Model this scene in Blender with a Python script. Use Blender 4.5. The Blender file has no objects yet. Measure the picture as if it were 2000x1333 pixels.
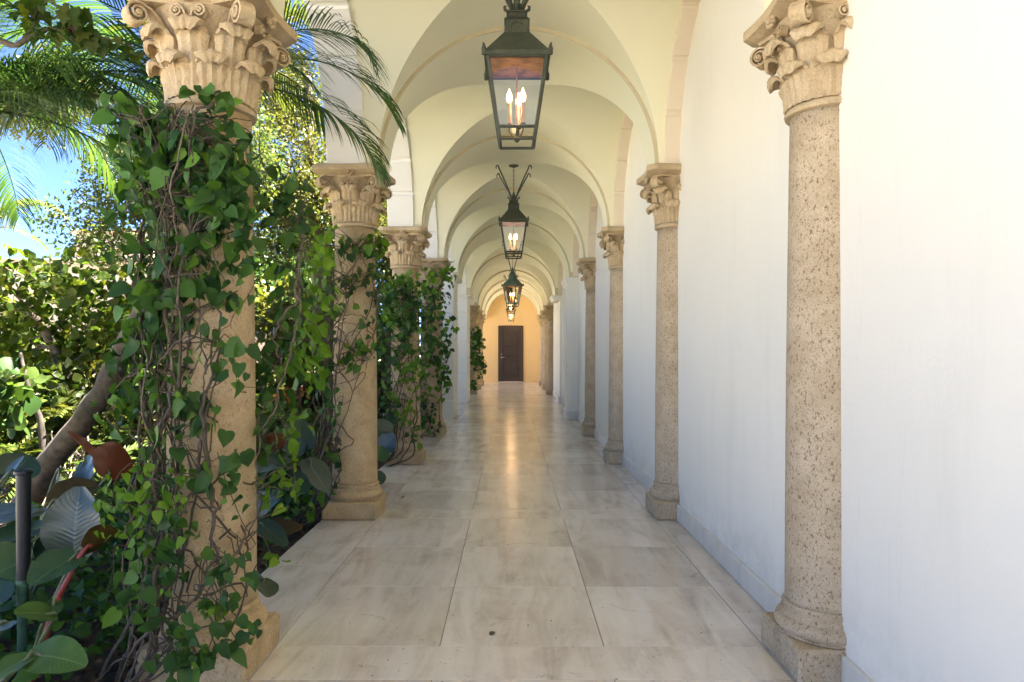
import bpy, math, random
import numpy as np
from mathutils import Vector, Matrix
R = math.radians
random.seed(7); rng = np.random.default_rng(7)
S = bpy.context.scene
COL = S.collection

# ------------------------------------------------------------------ camera, sky, sun, exposure
F = 1380.0                                   # focal length in pixels of the 2000 px wide photograph
cd = bpy.data.cameras.new('camera'); cam = bpy.data.objects.new('camera', cd); COL.objects.link(cam)
cam.location = (0, 0, 1.25); cam.rotation_euler = (R(90), 0, 0)
cd.sensor_width = 36; cd.lens = 36*F/2000; cd.shift_x = 0.001; cd.shift_y = 0.01075
cd.clip_start = 0.05; cd.clip_end = 600
S.camera = cam
SUN = Vector((0.42, 0.10, 0.88)).normalized()
W = bpy.data.worlds.new('World'); S.world = W; W.use_nodes = True
wn = W.node_tree; bg = wn.nodes['Background']
sky = wn.nodes.new('ShaderNodeTexSky'); sky.sky_type = 'NISHITA'; sky.sun_disc = False
sky.sun_elevation = math.asin(SUN.z); sky.sun_rotation = math.atan2(SUN.x, SUN.y)
sky.altitude = 6000; sky.air_density = 0.5; sky.dust_density = 0.0; sky.ozone_density = 4.0
wn.links.new(sky.outputs[0], bg.inputs[0]); bg.inputs[1].default_value = 0.05
sd = bpy.data.lights.new('sun', 'SUN'); sd.energy = 5.0; sd.angle = R(0.5); sd.color = (1, 0.93, 0.82)
so = bpy.data.objects.new('sun', sd); COL.objects.link(so)
so.rotation_euler = SUN.to_track_quat('Z', 'Y').to_euler()
S.view_settings.view_transform = 'Standard'; S.view_settings.look = 'None'
S.view_settings.gamma = 1; S.view_settings.exposure = 4.3; S.view_settings.use_curve_mapping = False
S.render.engine = 'CYCLES'
cy = S.cycles
cy.max_bounces = 12; cy.diffuse_bounces = 8; cy.glossy_bounces = 4; cy.transmission_bounces = 6
cy.transparent_max_bounces = 12; cy.sample_clamp_indirect = 6; cy.use_denoising = True
cy.caustics_reflective = False; cy.caustics_refractive = False

def at(px, py, d):                           # a point of the photograph at a measured depth
    return np.array(((px-998)*d/F, d, 1.25-(py-688)*d/F))

# ------------------------------------------------------------------ materials
def mat(name):
    m = bpy.data.materials.new(name); m.use_nodes = True
    nt = m.node_tree; b = nt.nodes['Principled BSDF']
    return m, nt, b
def nd(nt, t, **kw):
    n = nt.nodes.new(t)
    for k, v in kw.items(): setattr(n, k, v)
    return n
def ramp(nt, fac, stops, interp='LINEAR'):
    r = nd(nt, 'ShaderNodeValToRGB'); e = r.color_ramp.elements; r.color_ramp.interpolation = interp
    while len(e) < len(stops): e.new(0.5)
    for i, (p, c) in enumerate(stops):
        e[i].position = p; e[i].color = (c[0], c[1], c[2], 1) if hasattr(c, '__len__') else (c, c, c, 1)
    nt.links.new(fac, r.inputs[0]); return r.outputs[0]
def noise(nt, vec, scale, detail=4, rough=0.55, dist=0):
    n = nd(nt, 'ShaderNodeTexNoise'); n.inputs['Scale'].default_value = scale; n.inputs['Detail'].default_value = detail
    n.inputs['Roughness'].default_value = rough; n.inputs['Distortion'].default_value = dist
    if vec is not None: nt.links.new(vec, n.inputs['Vector'])
    return n.outputs['Fac']
def mixc(nt, fac, a, b, mode='MIX'):
    n = nd(nt, 'ShaderNodeMix', data_type='RGBA', blend_type=mode)
    for s, v in ((0, fac), (6, a), (7, b)):
        if isinstance(v, bpy.types.NodeSocket): nt.links.new(v, n.inputs[s])
        elif s == 0: n.inputs[0].default_value = v
        else: n.inputs[s].default_value = (*v, 1)
    return n.outputs[2]
def math2(nt, op, a, b=0.0):
    n = nd(nt, 'ShaderNodeMath', operation=op)
    for i, v in enumerate((a, b)):
        if isinstance(v, bpy.types.NodeSocket): nt.links.new(v, n.inputs[i])
        else: n.inputs[i].default_value = v
    return n.outputs[0]
def bump(nt, b, h, strength, dist=0.01):
    n = nd(nt, 'ShaderNodeBump'); n.inputs['Strength'].default_value = strength; n.inputs['Distance'].default_value = dist
    nt.links.new(h, n.inputs['Height']); nt.links.new(n.outputs[0], b.inputs['Normal'])
def coords(nt, kind='Object', perobj=0.0, scale=None):
    tc = nd(nt, 'ShaderNodeTexCoord'); out = tc.outputs[kind]
    if perobj:
        oi = nd(nt, 'ShaderNodeObjectInfo')
        mu = nd(nt, 'ShaderNodeVectorMath', operation='SCALE'); cb = nd(nt, 'ShaderNodeCombineXYZ')
        nt.links.new(oi.outputs['Random'], cb.inputs[0])
        m2 = math2(nt, 'MULTIPLY', oi.outputs['Random'], 7.31); nt.links.new(m2, cb.inputs[1])
        m3 = math2(nt, 'MULTIPLY', oi.outputs['Random'], 3.77); nt.links.new(m3, cb.inputs[2])
        nt.links.new(cb.outputs[0], mu.inputs[0]); mu.inputs['Scale'].default_value = perobj
        ad = nd(nt, 'ShaderNodeVectorMath', operation='ADD')
        nt.links.new(out, ad.inputs[0]); nt.links.new(mu.outputs[0], ad.inputs[1]); out = ad.outputs[0]
    if scale:
        mp = nd(nt, 'ShaderNodeMapping'); mp.inputs['Scale'].default_value = scale
        nt.links.new(out, mp.inputs[0]); out = mp.outputs[0]
    return out

def plaster(name, c, var=0.04, rough=0.75, stain=None):
    m, nt, b = mat(name); v = coords(nt)
    n1 = noise(nt, v, 0.9, 5, 0.6)
    col = ramp(nt, n1, [(0.3, [x*(1-var) for x in c]), (0.7, [min(1, x*(1+var*0.6)) for x in c])])
    if stain:
        vs = coords(nt, scale=(3.0, 3.0, 0.5)); n3 = noise(nt, vs, 1.3, 6, 0.65)
        f = ramp(nt, n3, [(0.55, 0.0), (0.78, 0.5)]); col = mixc(nt, f, col, stain)
        sp = nd(nt, 'ShaderNodeSeparateXYZ'); nt.links.new(v, sp.inputs[0])
        low = math2(nt, 'MULTIPLY', ramp(nt, sp.outputs[2], [(0.11, 1.0), (0.42, 0.0)]), ramp(nt, noise(nt, v, 6, 5, 0.7), [(0.42, 0.0), (0.7, 0.55)]))
        col = mixc(nt, low, col, [x*0.72 for x in stain])
        cr = noise(nt, coords(nt, scale=(1, 1.6, 0.22)), 1.7, 3, 0.6, 0.5); cf = ramp(nt, math2(nt, 'ABSOLUTE', math2(nt, 'SUBTRACT', cr, 0.5)), [(0.0, 0.06), (0.001, 0.0)])
        col = mixc(nt, cf, col, (0.35, 0.33, 0.28))
        sc = noise(nt, v, 11, 3, 0.5); col = mixc(nt, ramp(nt, sc, [(0.74, 0.0), (0.77, 0.25)]), col, [x*0.85 for x in stain])
    nt.links.new(col, b.inputs['Base Color']); b.inputs['Roughness'].default_value = rough
    n2 = noise(nt, v, 60, 4, 0.6); n4 = noise(nt, v, 5, 3, 0.5)
    h = math2(nt, 'ADD', n2, math2(nt, 'MULTIPLY', n4, 1.5))
    bump(nt, b, h, 0.22, 0.004)
    return m
M = {}
M['white'] = plaster('white_plaster', (0.82, 0.785, 0.70), 0.03, 0.7, (0.70, 0.67, 0.58))
M['cream'] = plaster('cream_plaster', (0.78, 0.75, 0.555), 0.03)
M['soffit_white'] = plaster('white_painted_voussoir', (0.82, 0.79, 0.71), 0.03)
M['soffit_beige'] = plaster('beige_voussoir', (0.72, 0.63, 0.50), 0.04)  # wall side voussoirs coloured beiger than those of the garden side
M['trim'] = plaster('tan_arch_edge', (0.54, 0.475, 0.32), 0.05)
M['ochre'] = plaster('ochre_plaster', (0.76, 0.565, 0.29), 0.06)
M['facade'] = plaster('pink_white_render', (0.42, 0.35, 0.315), 0.06)
M['salmon'] = plaster('salmon_render', (0.50, 0.25, 0.13), 0.08)
M['cornice'] = plaster('tan_cornice', (0.42, 0.32, 0.24), 0.08)
M['roof'] = plaster('grey_roof_render', (0.40, 0.36, 0.30), 0.08)

def stone(name, c1, c2, pit, pitcol, pit_scale=70, thr=0.30, moss=None):
    m, nt, b = mat(name); v = coords(nt, 'Object', 9.0)
    n1 = noise(nt, v, 7, 6, 0.65); col = ramp(nt, n1, [(0.32, c1), (0.68, c2)])
    nf = noise(nt, v, 140, 3, 0.6); col = mixc(nt, ramp(nt, nf, [(0.35, 0.0), (0.75, 0.45)]), col, [x*0.55 for x in c1])
    vs = nd(nt, 'ShaderNodeMapping'); vs.inputs['Scale'].default_value = (1.0, 1.0, 0.6); nt.links.new(v, vs.inputs[0])
    pa = noise(nt, vs.outputs[0], pit_scale, 2.5, 0.5, 0.4); pb = noise(nt, vs.outputs[0], pit_scale*2.1, 2, 0.5, 0.3)
    pf = math2(nt, 'MAXIMUM', ramp(nt, pa, [(thr, 0.0), (thr+0.035, 1.0)]), ramp(nt, pb, [(thr+0.02, 0.0), (thr+0.06, 0.8)]))
    pf2 = math2(nt, 'MULTIPLY', pf, pit)
    col = mixc(nt, pf2, col, pitcol)
    if moss:
        n5 = noise(nt, v, 3.1, 6, 0.7); col = mixc(nt, ramp(nt, n5, [(0.5, 0.0), (0.72, 0.6)]), col, moss)
    nt.links.new(col, b.inputs['Base Color']); b.inputs['Roughness'].default_value = 0.85
    h = math2(nt, 'SUBTRACT', math2(nt, 'ADD', math2(nt, 'MULTIPLY', n1, 0.6), math2(nt, 'MULTIPLY', nf, 0.5)), pf)
    bump(nt, b, h, 0.6, 0.006)
    return m
M['stone_right'] = stone('pitted_coral_stone', (0.45, 0.345, 0.215), (0.60, 0.49, 0.34), 0.8, (0.20, 0.115, 0.06), 110, 0.605)
M['stone_left'] = stone('weathered_coral_stone', (0.45, 0.32, 0.17), (0.61, 0.475, 0.285), 0.5, (0.20, 0.12, 0.055), 105, 0.605, (0.27, 0.225, 0.125))
M['carved'] = stone('carved_coral_stone', (0.45, 0.325, 0.18), (0.60, 0.48, 0.305), 0.15, (0.24, 0.15, 0.08), 90, 0.62)

def travertine(name='travertine'):
    m, nt, b = mat(name)
    tc = nd(nt, 'ShaderNodeTexCoord'); v0 = coords(nt, 'Object', 37.0)
    oi = nd(nt, 'ShaderNodeObjectInfo')
    def mp(s):
        q = nd(nt, 'ShaderNodeMapping'); q.inputs['Scale'].default_value = s; nt.links.new(v0, q.inputs[0]); return q.outputs[0]
    streak = noise(nt, mp((5.5, 0.9, 1)), 1.5, 7, 0.62, 0.9)
    cloud = noise(nt, v0, 2.2, 6, 0.6, 0.6)
    f = math2(nt, 'ADD', math2(nt, 'MULTIPLY', streak, 0.6), math2(nt, 'MULTIPLY', cloud, 0.4))
    col = ramp(nt, f, [(0.33, (0.46, 0.395, 0.34)), (0.44, (0.60, 0.54, 0.485)), (0.53, (0.69, 0.64, 0.59)), (0.66, (0.745, 0.71, 0.67))])
    rv = ramp(nt, oi.outputs['Random'], [(0.0, (0.80, 0.775, 0.745)), (0.5, (0.95, 0.935, 0.91)), (1.0, (1.0, 1.0, 1.0))])
    col = mixc(nt, 1.0, col, rv, 'MULTIPLY')
    blot = noise(nt, v0, 3.3, 5, 0.7, 1.2); fine = noise(nt, v0, 45, 4, 0.7)
    bf = math2(nt, 'MULTIPLY', ramp(nt, blot, [(0.62, 0.0), (0.72, 1.0)]), ramp(nt, fine, [(0.42, 0.1), (0.6, 0.8)]))
    col = mixc(nt, bf, col, (0.20, 0.165, 0.125))
    pit = noise(nt, mp((1, 0.6, 1)), 60, 2, 0.5); pf = ramp(nt, pit, [(0.71, 0.0), (0.74, 0.7)])
    col = mixc(nt, pf, col, (0.13, 0.10, 0.07))
    nt.links.new(col, b.inputs['Base Color'])
    rr = math2(nt, 'ADD', math2(nt, 'MULTIPLY', cloud, 0.16), 0.14); nt.links.new(rr, b.inputs['Roughness'])
    b.inputs['IOR'].default_value = 1.5
    wv = noise(nt, v0, 3.0, 3, 0.5); h = math2(nt, 'SUBTRACT', math2(nt, 'MULTIPLY', wv, 1.2), math2(nt, 'MULTIPLY', pf, 0.4))
    bump(nt, b, h, 0.10, 0.004)
    return m
M['travertine'] = travertine()
def simple(name, c, rough=0.6, metal=0.0, nscale=20, var=0.25, bmp=0.15, spec=0.5):
    m, nt, b = mat(name); v = coords(nt); n = noise(nt, v, nscale, 5, 0.6)
    col = ramp(nt, n, [(0.3, [x*(1-var) for x in c]), (0.7, [min(1, x*(1+var)) for x in c])])
    nt.links.new(col, b.inputs['Base Color']); b.inputs['Roughness'].default_value = rough; b.inputs['Metallic'].default_value = metal
    b.inputs['Specular IOR Level'].default_value = spec
    if bmp: bump(nt, b, n, bmp, 0.004)
    return m
M['grout'] = simple('dark_grout', (0.20, 0.155, 0.11), 0.9)
M['marble'] = simple('white_marble_skirting', (0.66, 0.63, 0.57), 0.4, 0, 6, 0.10, 0.05)
M['metal'] = simple('dark_green_patina_metal', (0.052, 0.060, 0.042), 0.65, 0.1, 30, 0.3, 0.1)
M['metal_green'] = simple('verdigris_metal', (0.10, 0.15, 0.125), 0.65, 0.1, 30, 0.3, 0.1)
M['copper'] = simple('copper_liner', (0.27, 0.14, 0.085), 0.9, 0.0, 14, 0.45, 0.15, 0.15)
M['candle'] = simple('brass_candle_sleeve', (0.62, 0.33, 0.12), 0.4, 0.3, 30, 0.1, 0)
M['door'] = simple('dark_brown_door', (0.040, 0.026, 0.020), 0.38, 0, 12, 0.15, 0.05)
M['chrome'] = simple('satin_nickel', (0.6, 0.58, 0.54), 0.3, 1.0, 30, 0.05, 0)
M['bark'] = simple('grey_brown_bark', (0.085, 0.066, 0.046), 0.9, 0, 16, 0.5, 0.9)
M['bark_dark'] = simple('dark_bark', (0.035, 0.028, 0.020), 0.95, 0, 16, 0.5, 0.9)
M['bark_pale'] = simple('pale_bark', (0.12, 0.095, 0.07), 0.9, 0, 14, 0.4, 0.8)
M['stem'] = simple('woody_vine_stem', (0.075, 0.056, 0.036), 0.85, 0, 40, 0.45, 0.4)
M['stem_pale'] = simple('pale_dry_vine_stem', (0.13, 0.10, 0.068), 0.85, 0, 40, 0.4, 0.3)
M['petiole'] = simple('green_petiole', (0.10, 0.12, 0.045), 0.5, 0, 20, 0.3, 0)
M['petiole_red'] = simple('red_petiole', (0.22, 0.035, 0.025), 0.45, 0, 20, 0.3, 0)
M['black'] = simple('black_plastic', (0.004, 0.0045, 0.006), 0.5, 0, 40, 0.3, 0.05)
M['green_pipe'] = simple('faded_green_pipe', (0.03, 0.085, 0.05), 0.6, 0, 30, 0.4, 0.1)
M['soil'] = simple('dark_mulch_soil', (0.055, 0.038, 0.026), 0.95, 0, 9, 0.6, 0.8)
M['lit_ground'] = simple('sandy_leafy_ground', (0.27, 0.25, 0.18), 0.95, 0, 3, 0.6, 0.6)
M['bounce_paving'] = simple('pale_bounce_paving', (0.32, 0.30, 0.275), 0.8, 0, 3, 0.1, 0.1)
M['path'] = simple('pale_path_stone', (0.52, 0.47, 0.40), 0.9, 0, 4, 0.15, 0.2)
def emit(name, c, s):
    m, nt, b = mat(name); b.inputs['Emission Color'].default_value = (*c, 1); b.inputs['Emission Strength'].default_value = s
    b.inputs['Base Color'].default_value = (0.9, 0.8, 0.6, 1); return m
M['bulb'] = emit('glowing_flame_bulb', (1.0, 0.60, 0.26), 0.6)
def thin_glass():
    m = bpy.data.materials.new('thin_lantern_glass'); m.use_nodes = True; nt = m.node_tree; nt.nodes.clear()
    o = nd(nt, 'ShaderNodeOutputMaterial'); t = nd(nt, 'ShaderNodeBsdfTransparent'); g = nd(nt, 'ShaderNodeBsdfGlossy')
    t.inputs[0].default_value = (0.95, 0.96, 0.94, 1); g.inputs['Roughness'].default_value = 0.03
    lw = nd(nt, 'ShaderNodeFresnel'); lw.inputs['IOR'].default_value = 1.4
    mx = nd(nt, 'ShaderNodeMixShader'); nt.links.new(lw.outputs[0], mx.inputs[0])
    nt.links.new(t.outputs[0], mx.inputs[1]); nt.links.new(g.outputs[0], mx.inputs[2]); nt.links.new(mx.outputs[0], o.inputs[0])
    return m
M['glass'] = thin_glass()

def leafmat(name, stops, trans=0.35, rough=0.42, tint=(1.25, 1.2, 0.55), spec=0.2, veins=False, back=None):
    m = bpy.data.materials.new(name); m.use_nodes = True; nt = m.node_tree
    b = nt.nodes['Principled BSDF']; out = nt.nodes['Material Output']
    oi = nd(nt, 'ShaderNodeObjectInfo'); ge = nd(nt, 'ShaderNodeNewGeometry')
    r = math2(nt, 'FRACT', math2(nt, 'ADD', math2(nt, 'MULTIPLY', oi.outputs['Random'], 13.7), ge.outputs['Random Per Island']))
    col = ramp(nt, r, stops)
    if veins:
        uv = nd(nt, 'ShaderNodeTexCoord'); sp = nd(nt, 'ShaderNodeSeparateXYZ'); nt.links.new(uv.outputs['UV'], sp.inputs[0])
        au = math2(nt, 'ABSOLUTE', math2(nt, 'SUBTRACT', sp.outputs[0], 0.5))
        mid = ramp(nt, au, [(0.012, 0.75), (0.028, 0.0)])
        ph = math2(nt, 'ADD', math2(nt, 'SUBTRACT', sp.outputs[1], math2(nt, 'MULTIPLY', au, 0.55)), math2(nt, 'MULTIPLY', noise(nt, uv.outputs['Object'], 9, 3, 0.5), 0.06))
        col = mixc(nt, ramp(nt, noise(nt, uv.outputs['Object'], 7, 4, 0.6), [(0.35, 0.35), (0.65, 0.0)]), col, [x*0.5 for x in stops[0][1]])
        wv = math2(nt, 'SINE', math2(nt, 'MULTIPLY', ph, 92.0)); side = ramp(nt, wv, [(0.80, 0.0), (1.0, 0.15)])
        col = mixc(nt, math2(nt, 'MAXIMUM', mid, side), col, veins)
        bump(nt, b, wv, 0.10, 0.01)
    if back: col = mixc(nt, ge.outputs['Backfacing'], col, back)
    nt.links.new(col, b.inputs['Base Color']); b.inputs['Roughness'].default_value = rough
    b.inputs['Specular IOR Level'].default_value = spec
    if trans > 0:
        t = nd(nt, 'ShaderNodeBsdfTranslucent'); tc = mixc(nt, 1.0, col, tint, 'MULTIPLY'); nt.links.new(tc, t.inputs[0])
        mx = nd(nt, 'ShaderNodeMixShader'); mx.inputs[0].default_value = trans
        nt.links.new(b.outputs[0], mx.inputs[1]); nt.links.new(t.outputs[0], mx.inputs[2]); nt.links.new(mx.outputs[0], out.inputs[0])
    return m
M['leaf_vine'] = leafmat('vine_leaf', [(0, (0.02486, 0.06808, 0.01892)), (0.5, (0.04522, 0.1078, 0.02269)), (0.85, (0.06782, 0.1589, 0.02458)), (1, (0.1244, 0.2495, 0.02836))], 0.30)
M['leaf_lime'] = leafmat('young_and_backlit_vine_leaf', [(0, (0.08316, 0.1822, 0.01782)), (0.6, (0.1188, 0.2391, 0.02376)), (1, (0.1782, 0.296, 0.0297))], 0.5)  # young leaves, and backlit ones with the glow put into the colour
M['leaf_shrub'] = leafmat('shrub_leaf', [(0, (0.03167, 0.0643, 0.01036)), (0.6, (0.0588, 0.09458, 0.01266)), (1, (0.1085, 0.121, 0.01726))], 0.55, 0.5)
M['leaf_tree'] = leafmat('fine_tree_leaf', [(0, (0.03594, 0.06787, 0.01757)), (0.6, (0.06787, 0.09982, 0.02395)), (1, (0.1198, 0.1278, 0.03195))], 0.42)
M['leaf_dark'] = leafmat('dark_tree_leaf', [(0, (0.02704, 0.0649, 0.0183)), (0.6, (0.04867, 0.09734, 0.02288)), (1, (0.08653, 0.1298, 0.02746))], 0.35)
M['leaf_yellow'] = leafmat('yellow_green_leaf', [(0, (0.04617, 0.06075, 0.0108)), (0.6, (0.07182, 0.08019, 0.01512)), (1, (0.1026, 0.09234, 0.0216))], 0.42)
M['palm'] = leafmat('palm_leaflet', [(0, (0.03, 0.072, 0.0242)), (0.6, (0.048, 0.102, 0.0286)), (1, (0.09, 0.144, 0.033))], 0.3, 0.4)
M['palm_lit'] = leafmat('yellowing_palm_leaflet', [(0, (0.0468, 0.06728, 0.01462)), (0.6, (0.0702, 0.08775, 0.02048)), (1, (0.1229, 0.117, 0.0351))], 0.4, 0.4)
M['fern'] = leafmat('fern_leaflet', [(0, (0.0351, 0.06435, 0.0117)), (0.6, (0.0585, 0.08775, 0.01638)), (1, (0.09945, 0.1111, 0.02633))], 0.4)
M['big_green'] = leafmat('philodendron_green', [(0, (0.035, 0.085, 0.020)), (1, (0.055, 0.115, 0.026))], 0.2, 0.36, veins=(0.10, 0.15, 0.05), spec=0.5)
M['big_blue'] = leafmat('philodendron_sky_tinted', [(0, (0.03, 0.055, 0.045)), (1, (0.045, 0.078, 0.066))], 0.08, 0.30, veins=(0.10, 0.13, 0.115), spec=0.7)  # blue of the reflected sky is put into this leaf colour
M['big_dark'] = leafmat('philodendron_dark', [(0, (0.014, 0.040, 0.020)), (1, (0.028, 0.065, 0.028))], 0.1, 0.30, veins=(0.04, 0.08, 0.04), spec=0.6)
M['big_red'] = leafmat('philodendron_red_underside', [(0, (0.085, 0.024, 0.009)), (1, (0.11, 0.036, 0.012))], 0.4, 0.45, tint=(1.4, 0.6, 0.3), veins=(0.09, 0.03, 0.012))
M['big_olive'] = leafmat('philodendron_olive_underside', [(0, (0.055, 0.038, 0.012)), (1, (0.075, 0.052, 0.015))], 0.3, 0.45, tint=(1.3, 0.9, 0.3), veins=(0.055, 0.035, 0.012))
M['big_light'] = leafmat('philodendron_pale_green', [(0, (0.07, 0.14, 0.035)), (1, (0.10, 0.18, 0.045))], 0.25, 0.38, veins=(0.15, 0.22, 0.08))
M['dry_leaf'] = leafmat('dry_fallen_leaf', [(0, (0.05, 0.032, 0.02)), (0.6, (0.10, 0.066, 0.04)), (1, (0.19, 0.14, 0.09))], 0.1, 0.8, tint=(1, 0.9, 0.7))
M['pink'] = leafmat('pink_bract', [(0, (0.55, 0.16, 0.28)), (1, (0.7, 0.35, 0.42))], 0.4, 0.6, tint=(1, 0.7, 0.8))
M['orange'] = leafmat('orange_bloom', [(0, (0.55, 0.20, 0.04)), (1, (0.65, 0.32, 0.10))], 0.4, 0.6, tint=(1, 0.8, 0.5))

# ------------------------------------------------------------------ helpers
class MB:
    def __init__(s): s.v = []; s.f = []; s.n = 0; s.uv = None
    def add(s, v, f):
        v = np.asarray(v, float).reshape(-1, 3); s.v.append(v); n = s.n
        s.f.extend([tuple(int(i)+n for i in q) for q in f]); s.n += len(v); return s
    def box(s, x0, x1, y0, y1, z0, z1):
        v = [(x0,y0,z0),(x1,y0,z0),(x1,y1,z0),(x0,y1,z0),(x0,y0,z1),(x1,y0,z1),(x1,y1,z1),(x0,y1,z1)]
        return s.add(v, [(0,3,2,1),(4,5,6,7),(0,1,5,4),(1,2,6,5),(2,3,7,6),(3,0,4,7)])
    def bbox(s, x0, x1, y0, y1, z0, z1, b=0.004):           # box with all edges chamfered
        cx, cy_, cz = (x0+x1)/2, (y0+y1)/2, (z0+z1)/2; hx, hy, hz = (x1-x0)/2, (y1-y0)/2, (z1-z0)/2
        v = []; idx = {}
        for sx in (-1, 1):
            for sy in (-1, 1):
                for sz in (-1, 1):
                    for ax in range(3):
                        p = [hx-b, hy-b, hz-b]; p[ax] += b
                        idx[(sx,sy,sz,ax)] = len(v); v.append((cx+sx*p[0], cy_+sy*p[1], cz+sz*p[2]))
        f = []
        for ax in range(3):
            o = [a for a in range(3) if a != ax]
            for sg in (-1, 1):
                q = []
                for a, c in ((-1,-1),(1,-1),(1,1),(-1,1)):
                    t = [0,0,0]; t[ax] = sg; t[o[0]] = a; t[o[1]] = c; q.append(idx[(*t, ax)])
                f.append(tuple(q) if (sg > 0) == (ax != 1) else tuple(q[::-1]))
        for ax in range(3):                                   # edge chamfers run along ax
            o = [a for a in range(3) if a != ax]
            for a in (-1,1):
                for c in (-1,1):
                    q = []
                    for sg, k in ((-1,o[0]),(1,o[0]),(1,o[1]),(-1,o[1])):
                        t = [0,0,0]; t[ax] = sg; t[o[0]] = a; t[o[1]] = c; q.append(idx[(*t, k)])
                    f.append(tuple(q) if a*c*(1 if ax != 1 else -1) < 0 else tuple(q[::-1]))
        for sx in (-1,1):
            for sy in (-1,1):
                for sz in (-1,1):
                    t = [idx[(sx,sy,sz,k)] for k in range(3)]; f.append(tuple(t) if sx*sy*sz > 0 else tuple(t[::-1]))
        return s.add(v, f)
    def tube(s, pts, rad, n=6, cap=True):
        pts = np.asarray(pts, float); k = len(pts)
        rad = np.full(k, rad) if np.isscalar(rad) else np.asarray(rad, float)
        t = np.gradient(pts, axis=0); t /= np.linalg.norm(t, axis=1)[:, None]+1e-9
        u = np.cross(t[0], (0.31, 0.17, 0.94)); 
        if np.linalg.norm(u) < 0.05: u = np.cross(t[0], (1, 0, 0))
        ang = np.linspace(0, 2*np.pi, n, endpoint=False); V = np.empty((k, n, 3))
        for i in range(k):
            u = u - t[i]*u.dot(t[i]); u /= np.linalg.norm(u)+1e-9; w = np.cross(t[i], u)
            V[i] = pts[i] + rad[i]*(np.cos(ang)[:,None]*u + np.sin(ang)[:,None]*w)
        f = [(i*n+j, i*n+(j+1)%n, (i+1)*n+(j+1)%n, (i+1)*n+j) for i in range(k-1) for j in range(n)]
        if cap: f += [tuple(range(n-1,-1,-1)), tuple((k-1)*n+j for j in range(n))]
        return s.add(V.reshape(-1,3), f)
    def lathe(s, prof, n=32, c=(0,0,0), cap=True):
        ang = np.linspace(0, 2*np.pi, n, endpoint=False)
        V = np.array([[(c[0]+r*math.cos(a), c[1]+r*math.sin(a), c[2]+z) for a in ang] for r, z in prof]).reshape(-1,3); k = len(prof)
        f = [(i*n+j, i*n+(j+1)%n, (i+1)*n+(j+1)%n, (i+1)*n+j) for i in range(k-1) for j in range(n)]
        if cap: f += [tuple(range(n-1,-1,-1)), tuple((k-1)*n+j for j in range(n))]
        return s.add(V, f)
    def grid(s, P):
        P = np.asarray(P, float); a, b = P.shape[:2]
        f = [(i*b+j, (i+1)*b+j, (i+1)*b+j+1, i*b+j+1) for i in range(a-1) for j in range(b-1)]
        return s.add(P.reshape(-1,3), f)
    def prism(s, poly, z0, z1):                               # polygon in xy, extruded
        n = len(poly); v = [(x,y,z0) for x,y in poly]+[(x,y,z1) for x,y in poly]
        return s.add(v, [tuple(range(n-1,-1,-1)), tuple(range(n,2*n))]+[(i,(i+1)%n,n+(i+1)%n,n+i) for i in range(n)])
    def frustum(s, w0, z0, w1, z1, c=(0,0), n=4, rot=math.pi/4):
        k = 1/math.cos(math.pi/n); a = [rot+2*math.pi*i/n for i in range(n)]
        v = [(c[0]+w0*k*math.cos(q), c[1]+w0*k*math.sin(q), z0) for q in a]+[(c[0]+w1*k*math.cos(q), c[1]+w1*k*math.sin(q), z1) for q in a]
        return s.add(v, [tuple(range(n-1,-1,-1)), tuple(range(n,2*n))]+[(i,(i+1)%n,n+(i+1)%n,n+i) for i in range(n)])
    def mesh(s, name, m, smooth=False, sharp=None, origin=(0,0,0)):
        me = bpy.data.meshes.new(name); V = np.concatenate(s.v)-np.asarray(origin, float)
        me.from_pydata(V.tolist(), [], s.f); me.materials.append(m)
        if smooth: me.shade_smooth()
        if sharp is not None: me.shade_smooth(); me.set_sharp_from_angle(angle=R(sharp))
        me.update(); return me
    def build(s, name, m, parent=None, origin=(0,0,0), smooth=False, sharp=None):
        return link(name, s.mesh(name, m, smooth, sharp, origin), parent)
def link(name, me, parent=None, loc=None, rot=None, scale=None):
    o = bpy.data.objects.new(name, me); COL.objects.link(o)
    if parent is not None: o.parent = parent
    if loc is not None: o.location = loc
    if rot is not None: o.rotation_euler = rot
    if scale is not None: o.scale = scale
    return o
def thing(name, label, cat, loc=(0,0,0), group=None):
    o = bpy.data.objects.new(name, None); COL.objects.link(o); o.location = [float(c) for c in loc]; o.empty_display_size = 0.1
    o['label'] = label; o['category'] = cat
    if group: o['group'] = group
    return o
def tagged(o, label, cat, group=None):
    o['label'] = label; o['category'] = cat
    if group: o['group'] = group
    return o
def copy_tree(o, parent=None):
    c = o.copy(); COL.objects.link(c); c.parent = parent
    for ch in list(o.children): copy_tree(ch, c)
    return c
def raw_mesh(name, V, Fa, m, uv=None):                         # fast mesh from arrays of equal-sized polygons
    me = bpy.data.meshes.new(name); n, k = Fa.shape
    me.vertices.add(len(V)); me.vertices.foreach_set('co', V.astype(np.float32).ravel())
    me.loops.add(n*k); me.loops.foreach_set('vertex_index', Fa.astype(np.int32).ravel())
    me.polygons.add(n); me.polygons.foreach_set('loop_start', np.arange(0, n*k, k, dtype=np.int32))
    me.materials.append(m); me.update(calc_edges=True); me.validate(); return me

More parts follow.
